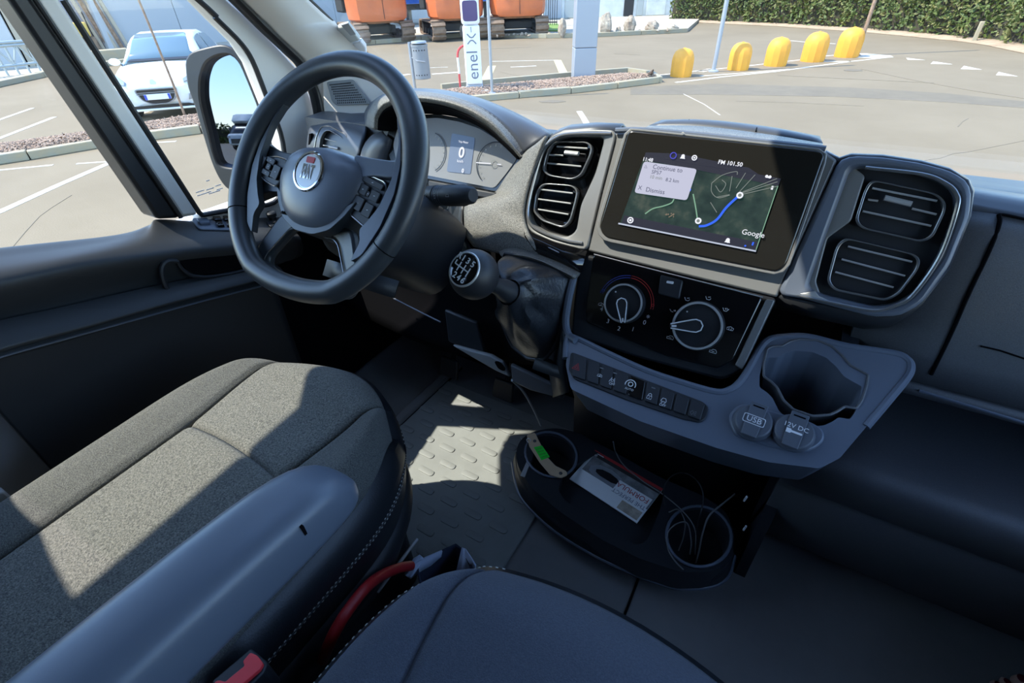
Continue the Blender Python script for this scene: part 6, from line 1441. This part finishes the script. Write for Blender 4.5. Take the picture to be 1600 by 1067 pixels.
cut(tray, MB().prism(ell(1092, 838, 50, 46, .3), (0, 0, -.065)).build('cutter', 'black plastic'))
cut(tray, MB().prism([Z(tz + .01, *p) for p in F2([(880, 738), (900, 722), (935, 702), (1040, 762), (1030, 800), (1012, 840), (996, 848), (940, 815), (880, 775), (872, 760)], 8)], (0, 0, -.035)).build('cutter', 'black plastic'))
mm = tray.modifiers.new('b', 'BEVEL'); mm.width = .005; mm.segments = 3; mm.limit_method = 'ANGLE'; mm.angle_limit = math.radians(45)
MB().tube(ell(861, 710, 41, 34, .35, tz + .001), .003, 8, closed=True).build('cup_well_rim', 'soft plastic', tray)
MB().tube(ell(1092, 838, 51, 47, .3, tz + .001), .003, 8, closed=True).build('cup_well_rim', 'soft plastic', tray)
low_ = [(801, 722), (806, 752), (818, 782), (862, 825), (920, 862), (975, 889), (1030, 910), (1069, 919), (1115, 915), (1138, 898), (1147, 868)]
MB().tube(spline([Z(.055, *p) for p in low_], 60), .0045, 8).build('tray_foot_bead', 'soft plastic', tray)
MB().loft([spline([Z(.058, *p) for p in low_], 40), spline([Z(tz - .02, *p) for p in [(806, 706), (810, 732), (826, 760), (876, 803), (930, 840), (978, 864), (1030, 884), (1066, 896), (1112, 896), (1136, 883), (1147, 862)]], 40)]).build('tray_skirt', 'black plastic', tray, solid=.004)
MB().box(-.15, .25, .74, .80, .0, .06).build('tray_support', 'deep black', tray)
# ---- keys
ky = thing('key_fob', 'van key with tan leather strap and green print lying in the left cup well', 'key', Z(tz, 850, 712))
kz = tz + .006
MB().prism([Z(kz, *p) for p in F2([(823, 680), (836, 677), (846, 697), (856, 716), (868, 729), (885, 737), (887, 743), (876, 748), (860, 743), (843, 723), (827, 698)], 3)], (0, 0, .003)).build('leather_strap', 'tan leather', ky, bevel=.0008)
gpn = MB().prism([Z(kz + .003, *p) for p in ((834, 699), (847, 696), (859, 714), (846, 719))], (0, 0, .0004)).build('green_patch', 'green print', ky)
for k in range(4):
    a = Vector((836.5, 700.5)).lerp(Vector((848, 717)), (k + .4) / 4); b = Vector((846, 698)).lerp(Vector((857.5, 714)), (k + .4) / 4)
    for j in range(5):
        p = a.lerp(b, j / 5 + .03); q = a.lerp(b, j / 5 + .15); strip([Z(kz + .0036, *p), Z(kz + .0036, *q)], .0016, UP, .0002).build('lettering', 'leaf', gpn, flat=True)
for p in ((835.5, 689), (876, 739.5)): MB().lathe([(.004, 0), (.0038, .0012), (.002, .0018), (.0005, .0018)], Matrix.Translation(Z(kz + .003, *p)), 16).build('snap_stud', 'dark chrome', ky)
MB().prism([Z(tz - .001, *p) for p in ((824, 719), (830, 720), (820, 746), (813, 744))], (0, 0, .0025)).build('key_blade', 'satin silver', ky, bevel=.0006)
MB().prism([Z(tz + .003, *p) for p in F2([(820, 690), (832, 688), (836, 705), (830, 722), (822, 720), (818, 705)], 3)], (0, 0, -.008)).build('key_head', 'black plastic', ky, bevel=.001)
MB().lathe([(.005, -.0008), (.006, 0), (.005, .0008), (.004, 0), (.005, -.0008)], Matrix.Translation(Z(kz + .003, 826, 688)) @ Matrix.Rotation(1.2, 4, 'X'), 20, caps=False).build('key_ring', 'satin silver', ky)
# ---- booklet
B0, B1, B2, B3 = Z(.122, 930, 704), Z(.122, 1036, 765), Z(.106, 995, 818), Z(.106, 890, 749)
bu = (B1 - B0).normalized(); bn = bu.cross(B3 - B0).normalized(); bn = bn if bn.z > 0 else -bn; bvv = bn.cross(bu)
bkl = thing('booklet', 'folded leaflet with red edge and the words THE PERFECT FORMULA in the tray', 'booklet', (B0 + B2) / 2)
def bq(u, v): return (B0.lerp(B1, u)).lerp(B3.lerp(B2, u), v)
def bquad(u0, u1, v0, v1, mat, nm, h=.0032): return MB().prism([bq(u0, v0) + bn * h, bq(u1, v0) + bn * h, bq(u1, v1) + bn * h, bq(u0, v1) + bn * h], bn * .0003).build(nm, mat, bkl, flat=True)
MB().prism([B0, B1, B2, B3], bn * .003).build('pages', 'paper white', bkl, flat=True)
bquad(0, 1, 0, .07, 'paper red', 'red_edge'); bquad(0, 1, .07, .16, 'machine black', 'dark_band'); bquad(.04, 1, .16, .62, 'paper grey', 'cover_photo'); 
cs = [(.12, .55), (.10, .42), (.2, .28), (.36, .24), (.52, .30), (.60, .42), (.58, .55), (.48, .62), (.24, .62)]
MB().prism([bq(a, b) + bn * .0036 for a, b in cs], bn * .0002).build('cover_picture', 'galvanised', bkl, flat=True); MB().prism([bq(a * .7 + .12, b * .5 + .22) + bn * .0039 for a, b in cs], bn * .0002).build('cover_picture', 'car black', bkl, flat=True)
bquad(.70, .98, .72, .96, 'paper tan', 'cover_photo'); bquad(.52, .98, .36, .74, 'paper white', 'title_label', .0040)
tm = Matrix(((-bu.x, -bvv.x, bn.x, 0), (-bu.y, -bvv.y, bn.y, 0), (-bu.z, -bvv.z, bn.z, 0), (0, 0, 0, 1)))
def btext(t_, u, v, size, mat):
    m = tm.copy(); m.translation = bq(u, v) + bn * .0045; return text(t_, size, m, mat, bkl, depth=.0001)
if bvv.dot(B3 - B0) > 0: tm = Matrix(((-bu.x, bvv.x, bn.x, 0), (-bu.y, bvv.y, bn.y, 0), (-bu.z, bvv.z, bn.z, 0), (0, 0, 0, 1)))
btext('FORMULA', .74, .46, .0165, 'paper red'); btext('THE PERFECT', .75, .64, .0130, 'charger ink')
disc_ = MB().lathe([(.004, 0), (.004, .0003)], Matrix.Translation(bq(.06, .12) + bn * .0037), 14).build('cover_mark', 'grey print', bkl)
bquad(.05, .16, .055, .075, 'white print', 'cover_mark', .0036)
# ---- cables
def cable(pts, r, mat, label, nm='cable'):
    P = [Z(c, a, b) for a, b, c in pts]; return tag(MB().tube(spline(P, 10 * len(P)), r, 8).build(nm, mat), label, 'cable')
cable([(958, 690, .22), (962, 706, .19), (975, 727, .16), (1005, 752, .15), (1031, 769, .15), (1060, 792, .16), (1080, 815, .15), (1087, 835, .12), (1086, 866, .075)], .0012, 'cable grey', 'thin grey cable running over the leaflet into the right cup well')
cable([(1039, 790, .14), (1037, 765, .16), (1048, 745, .18), (1069, 739, .19), (1090, 752, .19), (1099, 775, .18), (1094, 805, .16), (1084, 840, .11), (1082, 862, .075)], .0015, 'cable black', 'black cable standing up in a loop above the right cup well')
cable([(1148, 772, .17), (1128, 788, .17), (1108, 806, .16), (1098, 832, .13), (1092, 862, .09), (1087, 880, .075)], .0017, 'cable grey', 'pale grey cable leaning out to the right of the cup well')
cable([(1078, 866, .08), (1080, 845, .11), (1074, 818, .14), (1058, 818, .15), (1043, 833, .15), (1044, 858, .14), (1056, 878, .135), (1068, 890, .13)], .0013, 'cable grey', 'thin cable looped over the front rim of the right cup well')
cable([(1060, 860, .075), (1068, 838, .10), (1070, 815, .13), (1060, 796, .15), (1045, 800, .15)], .0012, 'cable grey', 'short thin cable curled inside the right cup well')
for (px, py, lab) in ((1164, 780, 'small white cable plug above the right end of the tray'), (1163, 826, 'tiny white tag beside the right end of the tray')):
    p = Y(.66, px, py); tag(MB().prism([p + V3(a, 0, b) for a, b in ((-.002, -.007), (.001, -.008), (.003, .006), (0, .008))], (0, .004, 0)).build('cable_plug', 'paper white', bevel=.0008), lab, 'plug')
# ================================================================== BETWEEN THE SEATS
bg_ = thing('tote_bag', 'navy cloth bag with pale blue bands standing between the seats', 'bag', Z(0.02, 705, 880))
def bz(z, *pts): return [Z(z, *p) for p in pts]
topl = bz(.20, (650, 884), (672, 868), (692, 858), (712, 849), (724, 858), (736, 880), (742, 896), (720, 915), (690, 925), (655, 910))
botl = [V3(p.x * .9 - .016, p.y * .9 + .02, .01) for p in topl]
MB().loft([topl, [a.lerp(b, .4) for a, b in zip(topl, botl)], botl], closed=True).build('cloth_body', 'navy cloth', bg_, solid=.004)
MB().loft([bz(.205, (632, 898), (648, 880), (664, 870), (690, 859)), bz(.19, (640, 903), (655, 892), (672, 882), (688, 868))]).build('band', 'white cloth', bg_, solid=.004)
MB().loft([bz(.207, (646, 872), (656, 866), (662, 872)), bz(.20, (632, 896), (642, 902), (652, 890))]).build('band_knot', 'white cloth', bg_, solid=.006)
MB().loft([bz(.207, (722, 855), (728, 857), (738, 872), (744, 882)), bz(.18, (712, 898), (722, 898), (732, 897), (742, 894))]).build('band', 'white cloth', bg_, solid=.004)
tag(MB().tube(spline([Z(.21, 642, 884), Z(.24, 625, 887), Z(.28, 600, 897), Z(.32, 575, 915), Z(.33, 550, 945), Z(.33, 530, 975), Z(.31, 515, 1004), Z(.24, 505, 1030)], 50), .0080, 14).build('red_strap', 'red satin'), 'red padded strap curving between the two seats', 'strap')
tag(MB().tube([Z(.22, 652, 842), Z(.22, 622, 882), Z(.20, 590, 925)], .003, 8).build('adjuster_rod', 'satin silver'), 'thin bare metal rod beside the driver seat', 'rod')
# ================================================================== FOOT AT THE EDGE OF THE PICTURE
ft = Z(.016, 1578, 1050) + V3(0, 0, .029); fd = V3(.30, -.95, 0).normalized(); fs = V3(-fd.y, fd.x, 0)
mb = MB()
def fsec(d, w, h, off_=0): 
    c = ft + fd * d + fs * off_; return [c + fs * w * math.cos(a) + UP * (h * math.sin(a) + h - .045) for a in [2 * math.pi * k / 20 for k in range(20)]]
mb.loft([fsec(.045, .040, .016, -.025), fsec(.09, .044, .026, -.02), (fsec(.14, .038, .034, -.012)), fsec(.19, .034, .042, -.008), fsec(.23, .032, .040, -.006), fsec(.25, .018, .028, -.006)], closed=True, caps=True)
he = ft + fd * .215 - fs * .006
mb.tube([he + UP * -.01, he + UP * .05, he + fd * .01 + UP * .12, he + fd * .02 + UP * .24, he + fd * .03 + UP * .36], [.036, .033, .036, .050, .054], 20)
for k, (o_, l0, r_) in enumerate(((.008, 0, .0125), (-.016, .008, .0085), (-.033, .016, .008), (-.048, .026, .0075), (-.060, .038, .007))):
    mb.tube([ft + fd * (l0 + .004) + fs * o_ + UP * -.032, ft + fd * (l0 + .012) + fs * o_ + UP * -.031, ft + fd * (l0 + .035) + fs * o_ + UP * -.028, ft + fd * .08 + fs * (o_ * .85) + UP * -.022], [r_ * .7, r_, r_, r_ * 1.1], 12)
foot = thing('person', 'bare foot with dark red nail polish at the lower right edge', 'person', ft - V3(0, 0, .045))
fo = mb.build('foot', 'skin', foot)
rm = fo.modifiers.new('r', 'REMESH'); rm.mode = 'VOXEL'; rm.voxel_size = .003; rm.use_smooth_shade = True
sm = fo.modifiers.new('s', 'SMOOTH'); sm.factor = .6; sm.iterations = 4
for k, (o_, l0, r_) in enumerate(((.008, 0, .0125), (-.016, .008, .0085), (-.033, .016, .008))):
    c = ft + fd * (l0 + .012) + fs * o_ + UP * (-.031 + r_ * .92)
    MB().ball(c, r_ * .62, 12, 6, sc=(1, 1, .3)).build('toenail', 'nail', fo)
MB().tube([he + fd * .022 + UP * .26, he + fd * .03 + UP * .36, he + fd * .05 + UP * .45, he + fd * .16 + UP * .50, he + fd * .34 + UP * .50], [.064, .068, .074, .082, .092], 20).build('trouser_leg', 'navy cloth', foot)
